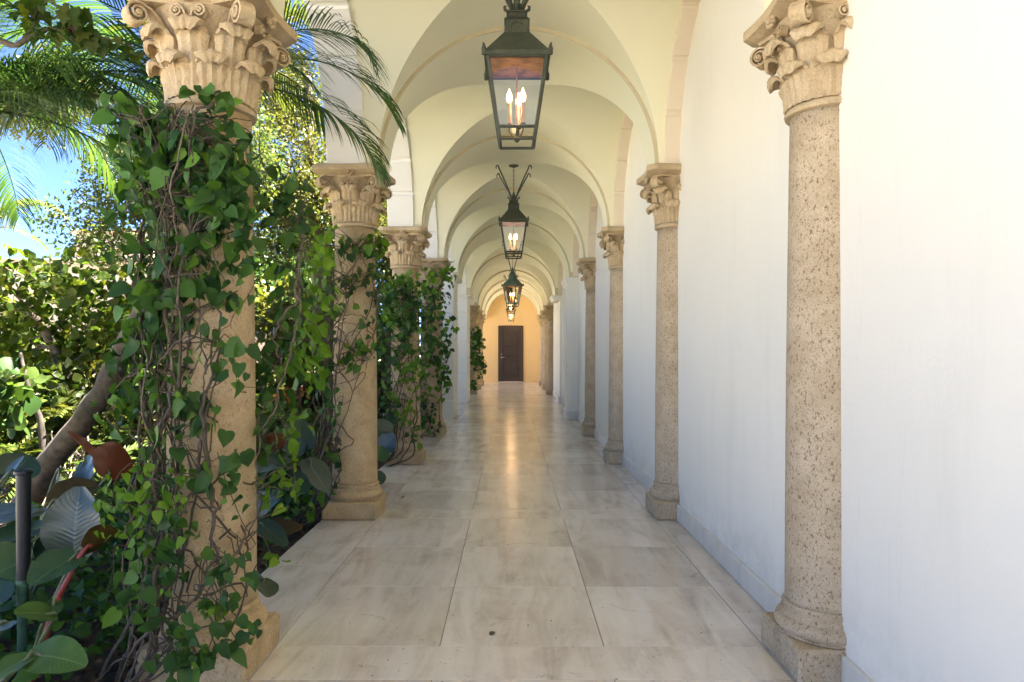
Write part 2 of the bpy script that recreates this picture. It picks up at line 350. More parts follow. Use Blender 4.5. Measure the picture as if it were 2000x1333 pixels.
# ------------------------------------------------------------------ leaf templates
def heart_leaf(curl, fold, wid=1.0, notch=0.09):
    mid = [(0,0.0),(0,0.30),(0,0.62),(0,1.02)]; half = [(0.16,-notch),(0.33,-0.04),(0.45,0.12),(0.475,0.30),(0.42,0.49),(0.30,0.68),(0.14,0.86)]
    V = [(x*wid,y,curl*y*y*-1) for x,y in mid]
    for sg in (1,-1):
        V += [(sg*x*wid, y, fold*x*(1+0.25*math.sin(y*9+sg))-curl*y*y) for x,y in half]
    Fa = []
    for o, fl in ((4,0),(11,1)):
        t = [(0,o,o+1),(0,o+1,o+2),(0,o+2,1),(1,o+2,o+3),(1,o+3,o+4),(1,o+4,2),(2,o+4,o+5),(2,o+5,o+6),(2,o+6,3)]
        Fa += [q if not fl else q[::-1] for q in t]
    return np.array(V,float), np.array(Fa)
def oval_leaf(curl, fold, wid=0.5):
    V = [(0,0,0),(0,0.35,-curl*.1),(0,0.7,-curl*.5),(0,1,-curl)]
    half = [(0.3,0.18),(0.48,0.45),(0.34,0.75)]
    for sg in (1,-1): V += [(sg*x*wid*2, y, fold*x-curl*y*y) for x,y in half]
    Fa = []
    for o, fl in ((4,0),(7,1)):
        t = [(0,o,1),(1,o,o+1),(1,o+1,2),(2,o+1,o+2),(2,o+2,3)]
        Fa += [q if not fl else q[::-1] for q in t]
    return np.array(V,float), np.array(Fa)
def lobed_leaf():
    V = [(0,0,0),(0,0.5,-.04),(0,1.05,-.2)]
    half = [(0.30,-0.06),(0.52,0.14),(0.40,0.32),(0.58,0.60),(0.26,0.62),(0.14,0.84)]
    for sg in (1,-1): V += [(sg*x,y,0.18*x-0.15*y*y) for x,y in half]
    Fa = []
    for o, fl in ((3,0),(9,1)):
        t = [(0,o,o+1),(0,o+1,o+2),(0,o+2,1),(1,o+2,o+3),(1,o+3,o+4),(1,o+4,o+5),(1,o+5,2)]
        Fa += [q if not fl else q[::-1] for q in t]
    return np.array(V,float), np.array(Fa)
def quad_leaf(wid=0.35):
    V = np.array([(0,0,0),(wid,0.5,0.06),(0,1,-0.06),(-wid,0.5,0.06)],float); return V, np.array([(0,1,2),(0,2,3)])
HEART = [heart_leaf(0.15,0.2,0.9,0.04), heart_leaf(0.38,0.30,0.86,0.05), heart_leaf(-0.12,0.14,0.98,0.03), heart_leaf(0.25,0.55,0.82,0.06), heart_leaf(0.5,0.2,0.72,0.0)]
OVAL = [oval_leaf(0.15,0.15), oval_leaf(0.3,0.25,0.44), oval_leaf(0.0,0.3,0.5)]
LOBED = [lobed_leaf()]
QUAD = [quad_leaf(0.34), quad_leaf(0.26)]
_tmesh = {}
def tmesh(name, t, m):
    k = (id(t), m.name)
    if k not in _tmesh:
        me = raw_mesh(name, t[0], t[1], m); me.shade_smooth(); _tmesh[k] = me
    return _tmesh[k]
def unit(a): return a/(np.linalg.norm(a, axis=-1, keepdims=True)+1e-9)
def frames(Nn, T):
    T = unit(T); Nn = unit(Nn - T*np.sum(Nn*T, axis=1, keepdims=True)); X = np.cross(T, Nn)
    return np.stack((X, T, Nn), axis=2)
def leaf_field(root, P, Nn, T, Sz, temps, m, nparts=300, part='leaf', mass='foliage', fixed_parent=None):
    """leaves at P: the ones that show largest become parts of their own, the rest one mass"""
    org = np.array(root.location); Rm = frames(Nn, T); P = np.asarray(P); Sz = np.asarray(Sz)
    d = np.maximum(P[:,1], 0.3); px = 998+F*P[:,0]/d; py = 688-F*(P[:,2]-1.25)/d
    vis = (px > -40)&(px < 2040)&(py > -40)&(py < 1373); score = Sz*F/d*np.where(vis, 1, 0.01)
    order = np.argsort(-score); kind = rng.integers(0, len(temps), len(P)); done = 0
    for i in order[:nparts]:
        if not vis[i] or score[i] < 9: break
        o = bpy.data.objects.new(part, tmesh(part, temps[kind[i]], m)); COL.objects.link(o); o.parent = root
        mt = np.eye(4); mt[:3,:3] = Rm[i]*Sz[i]; mt[:3,3] = P[i]-org; o.matrix_basis = Matrix(mt.tolist()); done += 1
    rest = order[done:]
    if len(rest):
        Vs, Fs, n = [], [], 0
        for k, (tv, tf) in enumerate(temps):
            r = rest[kind[rest] == k]
            if not len(r): continue
            V = np.einsum('nij,vj->nvi', Rm[r], tv)*Sz[r][:,None,None] + (P[r]-org)[:,None,:]
            Fk = tf[None] + (np.arange(len(r))*len(tv))[:,None,None] + n
            Vs.append(V.reshape(-1,3)); Fs.append(Fk.reshape(-1,3)); n += len(r)*len(tv)
        o = link(mass, raw_mesh(mass, np.concatenate(Vs), np.concatenate(Fs), m), root); o['kind'] = 'stuff'
def rnd_unit(n): return unit(rng.normal(size=(n,3)))
def ball(n, c, r, surface=0.5):
    u = rnd_unit(n)*(rng.random((n,1))**(1/3*(1-surface)+0.02)); return np.asarray(c)+u*np.asarray(r)

# ================================================================== THE GALLERY
ZS, RA, XC, BB = 2.635, 1.05, 0.055, 1.085
XL0, XL1 = -1.37, -1.08                                        # arcade wall thickness
XR0, XR1 = 1.14, 1.25
ZT = 4.25
PITCH = 2.603
cen = [0.235+PITCH*k for k in range(-2, 5)]
SUP = [(c-0.165, c+0.165, c-0.2, c+0.2) for c in cen] + [(13.05,14.02,13.05,14.02),(17.2,18.2,17.2,18.2)] + \
      [(c-0.165, c+0.165, c-0.2, c+0.2) for c in (21.05,23.65,26.25)] + [(28.9,29.2,28.85,29.2)]
gal = thing('arcade_building', 'cream groin vaulted gallery with white plaster wall and rusticated arches', 'building', (0,0,0))
Y0, Y1 = SUP[0][0], 29.2
# right wall with the passage opening of the cross bay
w = MB()
w.box(XR1, 5.5, Y0, 14.25, -0.15, ZT); w.box(XR1, 5.5, 16.9, Y1+0.4, -0.15, ZT)
w.box(XR1, 5.5, 14.25, 16.9, 2.78, ZT); w.box(2.0, 5.5, 14.25, 16.9, -0.15, 2.78)
wall = w.build('wall', M['white'], gal)
e = MB(); e.box(-1.6, XR1-0.003, Y1, Y1+0.4, -0.15, ZT); endw = e.build('end_wall', M['ochre'], gal); endw['label'] = 'ochre end wall around the dark door'
r = MB(); r.box(-1.62, 5.6, Y0-0.1, Y1+0.5, ZT+0.004, ZT+0.35); r.build('roof', M['roof'], gal)
# vaults
def vault(y0, y1, aw):
    yc = (y0+y1)/2; N = 26
    ph = np.linspace(0, np.pi/2, N+1); zA = RA*np.sin(ph); xl = XC-RA*np.cos(ph); yl = yc-aw*np.sqrt(np.maximum(0, 1-(zA/BB)**2))
    g = yc-yl[-1]; midy = [yc-g*0.5, yc, yc+g*0.5]
    xs = np.concatenate(([XL1-0.006], xl, (2*XC-xl)[::-1][1:], [XR0+0.008])); ys = np.concatenate(([y0-0.01], yl, midy, (2*yc-yl)[::-1], [y1+0.01]))
    def za(x): return RA*math.sqrt(max(0, 1-((x-XC)/RA)**2)) if abs(x-XC) < RA else 0.0
    def zb(y): return BB*math.sqrt(max(0, 1-((y-yc)/aw)**2)) if abs(y-yc) < aw else 0.0
    sets = (MB(), MB()); 
    for which in (0, 1):
        idx = {}; V = []; Fa = []
        def vid(i, j):
            if (i,j) not in idx: idx[(i,j)] = len(V); V.append((xs[i], ys[j], ZS+max(za(xs[i]), zb(ys[j])))); 
            return idx[(i,j)]
        for i in range(len(xs)-1):
            for j in range(len(ys)-1):
                same = ((i < len(xs)/2-1) == (j < len(ys)/2-1))
                tr = [((i,j),(i+1,j),(i+1,j+1)),((i,j),(i+1,j+1),(i,j+1))] if same else [((i,j),(i+1,j),(i,j+1)),((i+1,j),(i+1,j+1),(i,j+1))]
                for t in tr:
                    cx = sum(xs[a] for a,_ in t)/3; cyy = sum(ys[b] for _,b in t)/3
                    isA = za(cx) > zb(cyy)
                    if isA == (which == 0): Fa.append(tuple(vid(*q) for q in t))
        sets[which].add(V, Fa)
    b = MB(); b.add(np.concatenate(sets[0].v), sets[0].f); b.add(np.concatenate(sets[1].v), sets[1].f)
    return b.build('vault', M['cream'], gal, smooth=True)
def ring_arc(cx, r0, r1, y0, y1, n=56):
    """half ring in xz, extruded along y: soffit, front and back faces kept apart"""
    a = np.linspace(np.pi, 0, n+1); b = MB(); c, s_ = np.cos(a), np.sin(a)
    P = lambda rr, y: np.stack((cx+rr*c, np.full(n+1, y), ZS+rr*s_), axis=1)
    so_ = np.stack((P(r0, y0+0.006), P(r0, y1-0.006)), axis=1)
    return b, P, so_
def transverse(y0, y1):
    b, P, so_ = ring_arc(XC, RA-0.030, RA+0.2, y0, y1)
    b.grid(so_); o = b.build('transverse_arch', M['cream'], gal, smooth=True)
    e = MB()                                                    # the edge bead of the arch, front and back
    for ya, yb in ((y0, y0+0.006), (y1, y1-0.006)):
        e.grid(np.stack((P(RA-0.024, ya), P(RA+0.2, ya)), axis=1)); e.grid(np.stack((P(RA-0.030, yb), P(RA-0.024, ya)), axis=1))
    e.build('arch_edge', M['trim'], o, smooth=True)
    # solid haunch behind it on both sides
    h = MB(); h.box(XL1-0.02, XC-RA-0.04, y0+0.01, y1-0.01, ZS+0.001, ZS+0.62); h.box(XC+RA+0.06, XR1+0.01, y0+0.01, y1-0.01, ZS+0.001, ZS+0.62)
    h.build('haunch', M['cream'], gal)
def side_arch(y0, y1, x0, x1, m, n=9):
    """voussoir blocks of a wall arch that spans y0..y1"""
    yc, a, bq = (y0+y1)/2, (y1-y0)/2, BB-0.025
    root = MB()
    t = np.linspace(np.pi, 0, 61)
    root.grid(np.stack([np.stack((np.full(61,xx), yc+(a+0.018)*np.cos(t), ZS+(bq+0.018)*np.sin(t)),1) for xx in (x0+0.002, x1-0.002)],1))
    ro = root.build('side_arch', m, gal, smooth=True)
    for k in range(n):
        th = np.linspace(np.pi*(1-k/n), np.pi*(1-(k+1)/n), 9); dl = 0.014/a
        th = np.linspace(th[0]-dl*(1 if k else 0), th[-1]+dl*(1 if k < n-1 else 0), 9)
        b = MB(); bev = 0.012
        def row(da, db, x, thx=th): return np.stack((np.full(len(thx), x), yc+(a+da)*np.cos(thx), ZS+(bq+db)*np.sin(thx)), 1)
        ths = np.concatenate(([th[0]], [th[0]-dl], th[1:-1], [th[-1]+dl], [th[-1]])); off = np.array([bev]+[0]*(len(ths)-2)+[bev])
        def rw(d, x): return np.stack((np.full(len(ths), x), yc+(a+off+d)*np.cos(ths), ZS+(bq+off+d)*np.sin(ths)), 1)
        G = np.stack((rw(0.24,x0), rw(0.006,x0), rw(0,x0+0.006), rw(0,x1-0.006), rw(0.006,x1), rw(0.24,x1)), 1); b.grid(G)
        for q in (0, -1): b.add(G[q], [tuple(range(6)) if q else tuple(range(5,-1,-1))])
        me = b.mesh('voussoir', m); me.shade_smooth(); me.set_sharp_from_angle(angle=R(25)); link('voussoir', me, ro)
def spandrel(y0, y1, p0, p1):
    yc, a, bq = (p0+p1)/2, (p1-p0)/2, BB-0.025
    t = np.linspace(np.pi, 0, 49); arc = np.stack((yc+(a+0.014)*np.cos(t), ZS+(bq+0.014)*np.sin(t)), 1)
    ys = np.concatenate(([y0, y0], arc[:,0][:], [y1, y1])); 
    b = MB()
    for x in (XL0+0.004, XL1-0.004):
        lo = np.concatenate(([[y0, ZS]], arc, [[y1, ZS]])); hi = np.stack((lo[:,0], np.full(len(lo), ZT)), 1)
        b.grid(np.stack([np.column_stack((np.full(len(q), x), q)) for q in (lo, hi)], 1))
    lo = np.concatenate(([[y0, ZS]], arc, [[y1, ZS]]))
    b.grid(np.stack([np.column_stack((np.full(len(lo), x), lo)) for x in (XL0+0.004, XL1-0.004)], 1))
    b.build('spandrel', M['soffit_white'], gal)
for i in range(len(SUP)-1):
    s0, s1 = SUP[i], SUP[i+1]
    vault(s0[1], s1[0], (s1[2]-s0[3])/2+0.022)
    nn = 9 if s1[2]-s0[3] < 2.6 else 13
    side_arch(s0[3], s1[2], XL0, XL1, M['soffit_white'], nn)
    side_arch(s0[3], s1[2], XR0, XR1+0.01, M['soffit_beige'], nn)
    spandrel(s0[3]-(s0[3]-s0[2])/2 if i else s0[2], s1[2]+(s1[3]-s1[2])/2 if i < len(SUP)-2 else s1[3], s0[3], s1[2])
for s in SUP: transverse(s[0], s[1])
# rusticated piers of the cross bay (left) and pilasters (right)
for (y0, y1) in ((13.05,14.02),(17.2,18.2)):
    b = MB(); b.box(XL0+0.012, -1.068, y0+0.012, y1-0.012, -0.1, ZS-0.004); pier = b.build('pier', M['soffit_white'], gal)
    z = 0.0
    for k in range(7):
        q = MB(); q.bbox(XL0, -1.056, y0, y1, z+0.010, z+0.361, 0.009); q.build('block', M['soffit_white'], pier); z += 0.371
    q = MB(); q.add([(XL0-0.03,y0-0.03,2.605),(-1.03,y0-0.03,2.605),(-1.03,y1+0.03,2.605),(XL0-0.03,y1+0.03,2.605),
                     (XL0-0.03,y0-0.04,2.63),(-0.965,y0-0.04,2.63),(-0.965,y1+0.04,2.63),(XL0-0.03,y1+0.04,2.63)],
                    [(0,3,2,1),(4,5,6,7),(0,1,5,4),(1,2,6,5),(2,3,7,6),(3,0,4,7)]); q.build('impost', M['soffit_white'], pier)
    b = MB(); b.box(1.04 if y0 < 15 else 1.19, XR1+0.01, y0+0.02, min(y1, 14.0 if y0 < 15 else y1)-0.25, 0.001, ZS-0.13); pl = b.build('pilaster', M['white'], gal)
    q = MB(); q.add([(1.05,y0,ZS-0.13),(XR1+0.01,y0,ZS-0.13),(XR1+0.01,y1,ZS-0.13),(1.05,y1,ZS-0.13),
                     (0.985,y0,ZS-0.004),(XR1+0.01,y0,ZS-0.004),(XR1+0.01,y1,ZS-0.004),(0.985,y1,ZS-0.004)],
                    [(0,3,2,1),(4,5,6,7),(0,1,5,4),(1,2,6,5),(2,3,7,6),(3,0,4,7)]); q.build('corbel', M['white'], pl)
    q = MB(); q.bbox((1.04 if y0 < 15 else 1.17)-0.02, XR1, y0-0.002, min(y1, 14.0 if y0 < 15 else y1)-0.23, 0.001, 0.16, 0.004); q.build('plinth_course', M['marble'], pl)
# skirting of marble slabs between the half columns
sk_root = MB().box(XR1-0.004, XR1+0.004, Y0, 13.0, 0.0, 0.10).build('skirting', M['grout'], gal)
def skirt(ya, yb, n):
    for k in range(n):
        a = ya+(yb-ya)*k/n; c = ya+(yb-ya)*(k+1)/n; h = 0.118+random.uniform(-0.002, 0.002)
        b = MB(); b.bbox(XR1-0.022+random.uniform(-.001,.001), XR1+0.005, a+0.0015, c-0.0015, 0.001, h, 0.004); b.build('slab', M['marble'], sk_root)
cc = cen+[13.25]
for i in range(len(cc)-1): skirt(cc[i]+0.206, cc[i+1]-0.206, 3)
for a, c in ((17.9,20.84),(21.26,23.44),(23.86,26.04),(26.46,29.19)): skirt(a, c, 3)
# the door in the end wall
yd = Y1-0.03
door = thing('panelled_door', 'dark brown three panel door in the ochre wall at the far end', 'door', (0.0, yd, 0.0))
dx0, dx1, dz = -0.528, 0.508, 2.34
b = MB(); b.bbox(dx0, dx0+0.07, -0.02, 0.029, 0.03, dz, 0.004); b.bbox(dx1-0.07, dx1, -0.02, 0.029, 0.03, dz, 0.004); b.bbox(dx0+0.07, dx1-0.07, -0.02, 0.029, dz-0.07, dz, 0.004)
b.build('frame', M['door'], door)
b = MB(); b.box(dx0+0.072, dx1-0.072, 0.012, 0.029, 0.035, dz-0.072); leafo = b.build('door_leaf', M['door'], door)
zz = [0.035, 0.28, 0.93, 1.06, 1.52, 1.62, dz-0.22, dz-0.072]
b = MB(); b.bbox(dx0+0.072, dx0+0.20, -0.016, 0.012, 0.035, dz-0.072, 0.003); b.bbox(dx1-0.20, dx1-0.072, -0.016, 0.012, 0.035, dz-0.072, 0.003)
for k in range(0, 8, 2): b.bbox(dx0+0.20, dx1-0.20, -0.016, 0.012, zz[k], zz[k+1], 0.003)
b.build('rail', M['door'], leafo)
for k in (1, 3, 5):
    b = MB(); b.bbox(dx0+0.235, dx1-0.235, 0.0, 0.012, zz[k]+0.03, zz[k+1]-0.03, 0.008); b.build('panel', M['door'], leafo)
b = MB(); hx = dx0+0.135; hz = 1.03
b.tube([(hx,-0.008,hz),(hx,-0.02,hz)], 0.03, 14); b.tube([(hx,-0.02,hz),(hx,-0.06,hz),(hx+0.03,-0.065,hz),(hx+0.13,-0.06,hz)], 0.010, 8)
b.tube([(hx-0.005,-0.008,hz+0.13),(hx-0.005,-0.02,hz+0.13)], 0.022, 14); b.build('handle', M['chrome'], door, smooth=False)
MB().bbox(dx0-0.03, dx1+0.03, -0.05, 0.02, 0.001, 0.028, 0.005).build('threshold', M['marble'], door)

# ------------------------------------------------------------------ floor of travertine slabs
floor = MB().box(-1.405, XR1+0.8, Y0, Y1, -0.16, -0.004).build('floor', M['grout']); floor['kind'] = 'structure'
_tile = {}
def tile(x0, x1, y0, y1):
    g = 0.0017; w_, h_ = round(x1-x0-2*g, 3), round(y1-y0-2*g, 3)
    if (w_, h_) not in _tile:
        b = MB(); b.bbox(-w_/2, w_/2, -h_/2, h_/2, -0.03, 0.0, 0.0018); _tile[(w_, h_)] = b.mesh('tile', M['travertine'])
    link('tile', _tile[(w_, h_)], floor, ((x0+x1)/2, (y0+y1)/2, random.uniform(-0.0004, 0.0004)))
def rows(bands, edges):
    pass
xe = [-1.0, -0.303, 0.395, 1.073]
bandc = cen + [13.3, 15.9, 18.45] + [21.05, 23.65, 26.25]
for i, c in enumerate(bandc):
    y0 = c-0.14; y1 = c+0.165; nxt = bandc[i+1]-0.14 if i+1 < len(bandc) else Y1
    tile(-1.0, 1.073, y0, y1); tile(-1.41, -1.0, y0, y1); tile(1.073, XR1, y0, y1)
    st = (nxt-y1)/3
    for k in range(3):
        for j in range(3): tile(xe[j], xe[j+1], y1+st*k, y1+st*(k+1))
    for k in range(2):
        tile(-1.41, -1.0, y1+(nxt-y1)*k/2, y1+(nxt-y1)*(k+1)/2); tile(1.073, XR1, y1+(nxt-y1)*k/2, y1+(nxt-y1)*(k+1)/2)
tile(XR1, XR1+0.76, 14.25, 15.57); tile(XR1, XR1+0.76, 15.57, 16.9)

# ------------------------------------------------------------------ columns
def acanthus(h, wd, r0, r1, rc):
    """one carved leaf climbing the bell on +x, its rounded tip curling out and over"""
    nu, nv = 13, 20; P = np.zeros((nv, nu, 3)); Q = np.zeros((nv, nu, 3)); zc = h-rc*1.1
    for j in range(nv):
        t = j/(nv-1)
        if t < 0.55:
            q = t/0.55; z = zc*q; r = r0+(r1-r0)*q**2; nx, nz = 1.0, -0.15
        else:
            q = (t-0.55)/0.45; a = q*3.55; z = zc+rc*1.1*math.sin(a); r = r1+rc*1.15*(1-math.cos(a)); nx, nz = -math.cos(a)*1.0, math.sin(a)
            nx, nz = math.cos(math.pi-a)*1.0, math.sin(math.pi-a)
            nx, nz = -math.cos(a), math.sin(a)
            if q < 0.0: nx, nz = 1, 0
            nx, nz = (-nx if False else nx), nz
        ww = wd*(0.78+0.22*math.sin(min(1, t*1.6)*math.pi/2))*(1 if t < 0.8 else math.cos((t-0.8)/0.2*1.15))
        for i in range(nu):
            u = i/(nu-1)*2-1
            rel = 0.0055*math.cos(u*math.pi*3.0)*(1-0.3*abs(u))*(1 if t < .6 else .6) + 0.004*math.sin(t*math.pi*9+abs(u)*3)*abs(u)
            w2 = ww*(1+0.16*abs(math.sin(t*math.pi*4.5)))*u/2
            bow = 0.016*(1-u*u)
            if t < 0.55: P[j,i] = (r+bow+rel, w2, z); Q[j,i] = (r-0.02, w2*0.9, z)
            else:
                c_ = np.array((r1+rc*1.15, zc)); dr = np.array((r, z))-c_; dn = dr/(np.linalg.norm(dr)+1e-6)
                # the outer side of the leaf is the inner side of the curl until it turns over
                P[j,i] = (r+dn[0]*(-0.0)+ (bow+rel)*(1-q)*1.0+dn[0]*(rel)*q, w2, z+dn[1]*(bow*0.5+rel)*1.0-0.010*u*u); Q[j,i] = (r-dn[0]*0.016-0.006*(1-q), w2*0.92, z-dn[1]*0.016-0.010*u*u)
    b = MB(); b.grid(P); b.grid(Q[:, ::-1])
    b.grid(np.stack((Q[:,0],P[:,0]),1)); b.grid(np.stack((P[:,-1],Q[:,-1]),1)); b.grid(np.stack((P[-1],Q[-1]),1))
    return b
def scroll(p0, c, R0, w0, w1, turns=1.7, th=0.011):
    """a band that rises from p0 and rolls up round c (both in the xz plane), with a boss at its eye"""
    p0, c = np.array(p0,float), np.array(c,float); top = c+np.array((0, R0)); path = []
    for t in np.linspace(0, 1, 9)[:-1]:
        m_ = np.array((p0[0]*0.7+c[0]*0.3-0.02, top[1]-0.01)); path.append((1-t)**2*p0+2*t*(1-t)*m_+t*t*top)
    n1 = len(path)
    for k in range(34):
        a = math.pi/2-turns*2*math.pi*k/33; q = R0*(1-0.74*k/33); path.append(c+q*np.array((math.cos(a), math.sin(a))))
    path = np.array(path); T = np.gradient(path, axis=0); T /= np.linalg.norm(T, axis=1)[:,None]; Nn = np.stack((-T[:,1], T[:,0]), 1)
    N_ = len(path); W_ = np.concatenate((np.linspace(w0, w1, n1), w1*np.linspace(1, 1.25, N_-n1)))/2; th_ = th*np.linspace(1, 0.7, N_)
    G = []
    for i in range(N_):
        o, i_ = path[i]+Nn[i]*th_[i]/2, path[i]-Nn[i]*th_[i]/2
        G.append([(o[0],-W_[i]*.9,o[1]),(o[0]-Nn[i,0]*.003,0,o[1]-Nn[i,1]*.003),(o[0],W_[i]*.9,o[1]),(path[i,0],W_[i],path[i,1]),(i_[0],W_[i]*.9,i_[1]),(i_[0],-W_[i]*.9,i_[1]),(path[i,0],-W_[i],path[i,1]),(o[0],-W_[i]*.9,o[1])])
    b = MB(); b.grid(np.array(G)); e = W_[-1]
    ang = np.linspace(0, 2*math.pi, 10, endpoint=False); V = []
    for yy, rr in ((-e*1.12, .002), (-e*1.06, R0*.24), (-e*.9, R0*.3), (e*.9, R0*.3), (e*1.06, R0*.24), (e*1.12, .002)): V += [(c[0]+rr*math.cos(a), yy, c[1]+rr*math.sin(a)) for a in ang]
    b.add(V, [(i*10+j, (i+1)*10+j, (i+1)*10+(j+1)%10, i*10+(j+1)%10) for i in range(5) for j in range(10)])
    return b
def abacus_poly(h, bite, ch, n=10):
    P = []
    for k in range(4):
        a = k*math.pi/2; ca, sa = math.cos(a), math.sin(a)
        for t in np.linspace(-1, 1, n):
            x = h-bite*(1-t*t); y = t*(h-ch); P.append((x*ca-y*sa, x*sa+y*ca))
    return P
CAP_Z = 2.19
def capital_parts():
    out = []
    b = MB(); b.lathe([(0.150,0.0),(0.168,0.006),(0.172,0.018),(0.166,0.030),(0.150,0.036),(0.146,0.05),(0.148,0.16),(0.160,0.25),(0.185,0.32),(0.215,0.36),(0.21,0.375)], 40)
    out.append(('bell', b, 'self', None))
    lo = acanthus(0.150, 0.104, 0.152, 0.170, 0.027); up = acanthus(0.262, 0.112, 0.150, 0.184, 0.032)
    out.append(('acanthus_leaf', up, [(0,0,0.036,k*math.pi/4) for k in range(8)], None))
    out.append(('acanthus_leaf', lo, [(0,0,0.036,k*math.pi/4+math.pi/8) for k in range(8)], None))
    out.append(('volute', scroll((0.165,0.20), (0.283,0.318), 0.042, 0.03, 0.062), [(0,0,0,math.pi/4+k*math.pi/2) for k in range(4)], None))
    v2 = scroll((0.0,0.0), (0.030,0.066), 0.023, 0.02, 0.030, 1.5, 0.008); pos = []
    for k in range(4):
        a = k*math.pi/2
        for s_ in (1, -1):
            pos.append((0.206*math.cos(a)-s_*0.012*math.sin(a), 0.206*math.sin(a)+s_*0.012*math.cos(a), 0.262, a+s_*math.pi/2))
    out.append(('small_scroll', v2, pos, None))
    b = MB(); n = 11
    for k in range(n):
        a = 2*math.pi*k/n; b.lathe([(0.002,-0.010),(0.011,-0.004),(0.011,0.005),(0.002,0.010)], 6, (0,0.028*math.cos(a),0.028*math.sin(a)), False)
    b.lathe([(0.002,-0.016),(0.015,-0.008),(0.017,0.0),(0.013,0.010),(0.002,0.016)], 10, (0.008,0,0), False)
    out.append(('rosette', b, [(0.236*math.cos(a), 0.236*math.sin(a), 0.392, a) for a in (0,math.pi/2,math.pi,-math.pi/2)], None))
    b = MB(); b.prism(abacus_poly(0.225,0.035,0.055), 0.362, 0.376); p0, p1, p2, p3 = (abacus_poly(h, bt, ch) for h, bt, ch in ((0.232,0.034,0.055),(0.258,0.026,0.058),(0.276,0.022,0.06),(0.276,0.022,0.06)))
    zs = (0.3765, 0.393, 0.401, 0.437)
    n = len(p0); rings = [np.array([(x,y,z) for x,y in p]) for p, z in zip((p0,p1,p2,p3), zs)]
    top = np.array([(x*0.975,y*0.975,0.445) for x,y in p3]); rings.append(top)
    V = np.concatenate(rings); f = [(i*n+j, i*n+(j+1)%n, (i+1)*n+(j+1)%n, (i+1)*n+j) for i in range(len(rings)-1) for j in range(n)]
    f.append(tuple((len(rings)-1)*n+j for j in range(n))); f.append(tuple(range(n-1,-1,-1))); b.add(V, f)
    out.append(('abacus', b, [(0,0,0,0)], None))
    return out
CAPS = capital_parts()
def rotz_add(dst, src, x, y, z, a):
    V = np.concatenate(src.v); ca, sa = math.cos(a), math.sin(a)
    dst.add(np.stack((V[:,0]*ca-V[:,1]*sa+x, V[:,0]*sa+V[:,1]*ca+y, V[:,2]+z), 1), src.f)
def make_column(name, label, loc, mstone, group):
    t = thing(name, label, 'column', loc, group)
    b = MB(); b.bbox(-0.206, 0.206, -0.206, 0.206, 0.0005, 0.135, 0.012); b.build('plinth', mstone, t)
    b = MB(); pr = [(0.196,0.133),(0.205,0.140)]
    pr += [(0.176+0.034*math.cos(a), 0.172+0.034*math.sin(a)) for a in np.linspace(-0.9, 1.25, 8)]
    pr += [(0.186,0.210),(0.186,0.218),(0.177,0.225),(0.180,0.236),(0.182,0.243),(0.178,0.250),(0.172,0.255)]
    b.lathe(pr, 44); b.build('base', mstone, t, sharp=40)
    b = MB(); b.lathe([(0.172,0.253),(0.1695,0.28)]+[(0.169-0.019*q**1.6, 0.30+(CAP_Z-0.30)*q) for q in np.linspace(0,1,14)], 44); b.build('shaft', mstone, t, smooth=True)
    ob = None
    for nm, mb, pos, _ in CAPS:
        if pos == 'self': ob = link('capital', mb.mesh('capital', M['carved'], sharp=40), t, (0,0,CAP_Z)); continue
        me = mb.mesh(nm, M['carved'], sharp=48)
        for x, y, z, a in pos: link(nm, me, ob, (x,y,z), (0,0,a))
    return t
def set_label(o, s): o['label'] = s; return o
XLc, XRc = -1.2, 1.28
GL, GR = 'vine clad columns between gallery and garden', 'half columns engaged in the white wall'
cz = cen[3:]                                                    # 2.838, 5.441, 8.044, 10.647
colL = make_column('stone_column', 'weathered coral stone column nearest the camera, wrapped in dense dark vines', (XLc, cz[0], 0), M['stone_left'], GL)
lab = ['stone column second along the garden side, shaft mostly bare with vine at its left', 'stone column third along the garden side, half hidden by a leafy vine', 'stone column standing just before the white block pier']
for y, l in zip(cz[1:], lab):
    c = copy_tree(colL); c.location = (XLc, y, 0); set_label(c, l)
colR = make_column('stone_column', 'pitted stone half column on the white wall, nearest of them, its plinth at the bottom edge', (XRc, cz[0], 0), M['stone_right'], GR)
lab = ['half column on the white wall, second from the nearest', 'half column on the white wall, third from the nearest', 'half column on the white wall just before the plain pilaster']
for y, l in zip(cz[1:], lab):
    c = copy_tree(colR); c.location = (XRc, y, 0); set_label(c, l)
labL = ['far garden side column beyond the block piers, with a leafy vine in front', 'far garden side column, middle of the three before the ochre wall', 'far garden side column closest to the ochre end wall']
labR = ['far wall side column, foremost of three beyond the passage opening', 'far wall side column, middle one before the ochre wall', 'far wall side column closest to the ochre end wall']
for y, l, l2 in zip((21.05,23.65,26.25), labL, labR):
    c = copy_tree(colL); c.location = (XLc, y, 0); set_label(c, l)
    c = copy_tree(colR); c.location = (1.24, y, 0); set_label(c, l2)

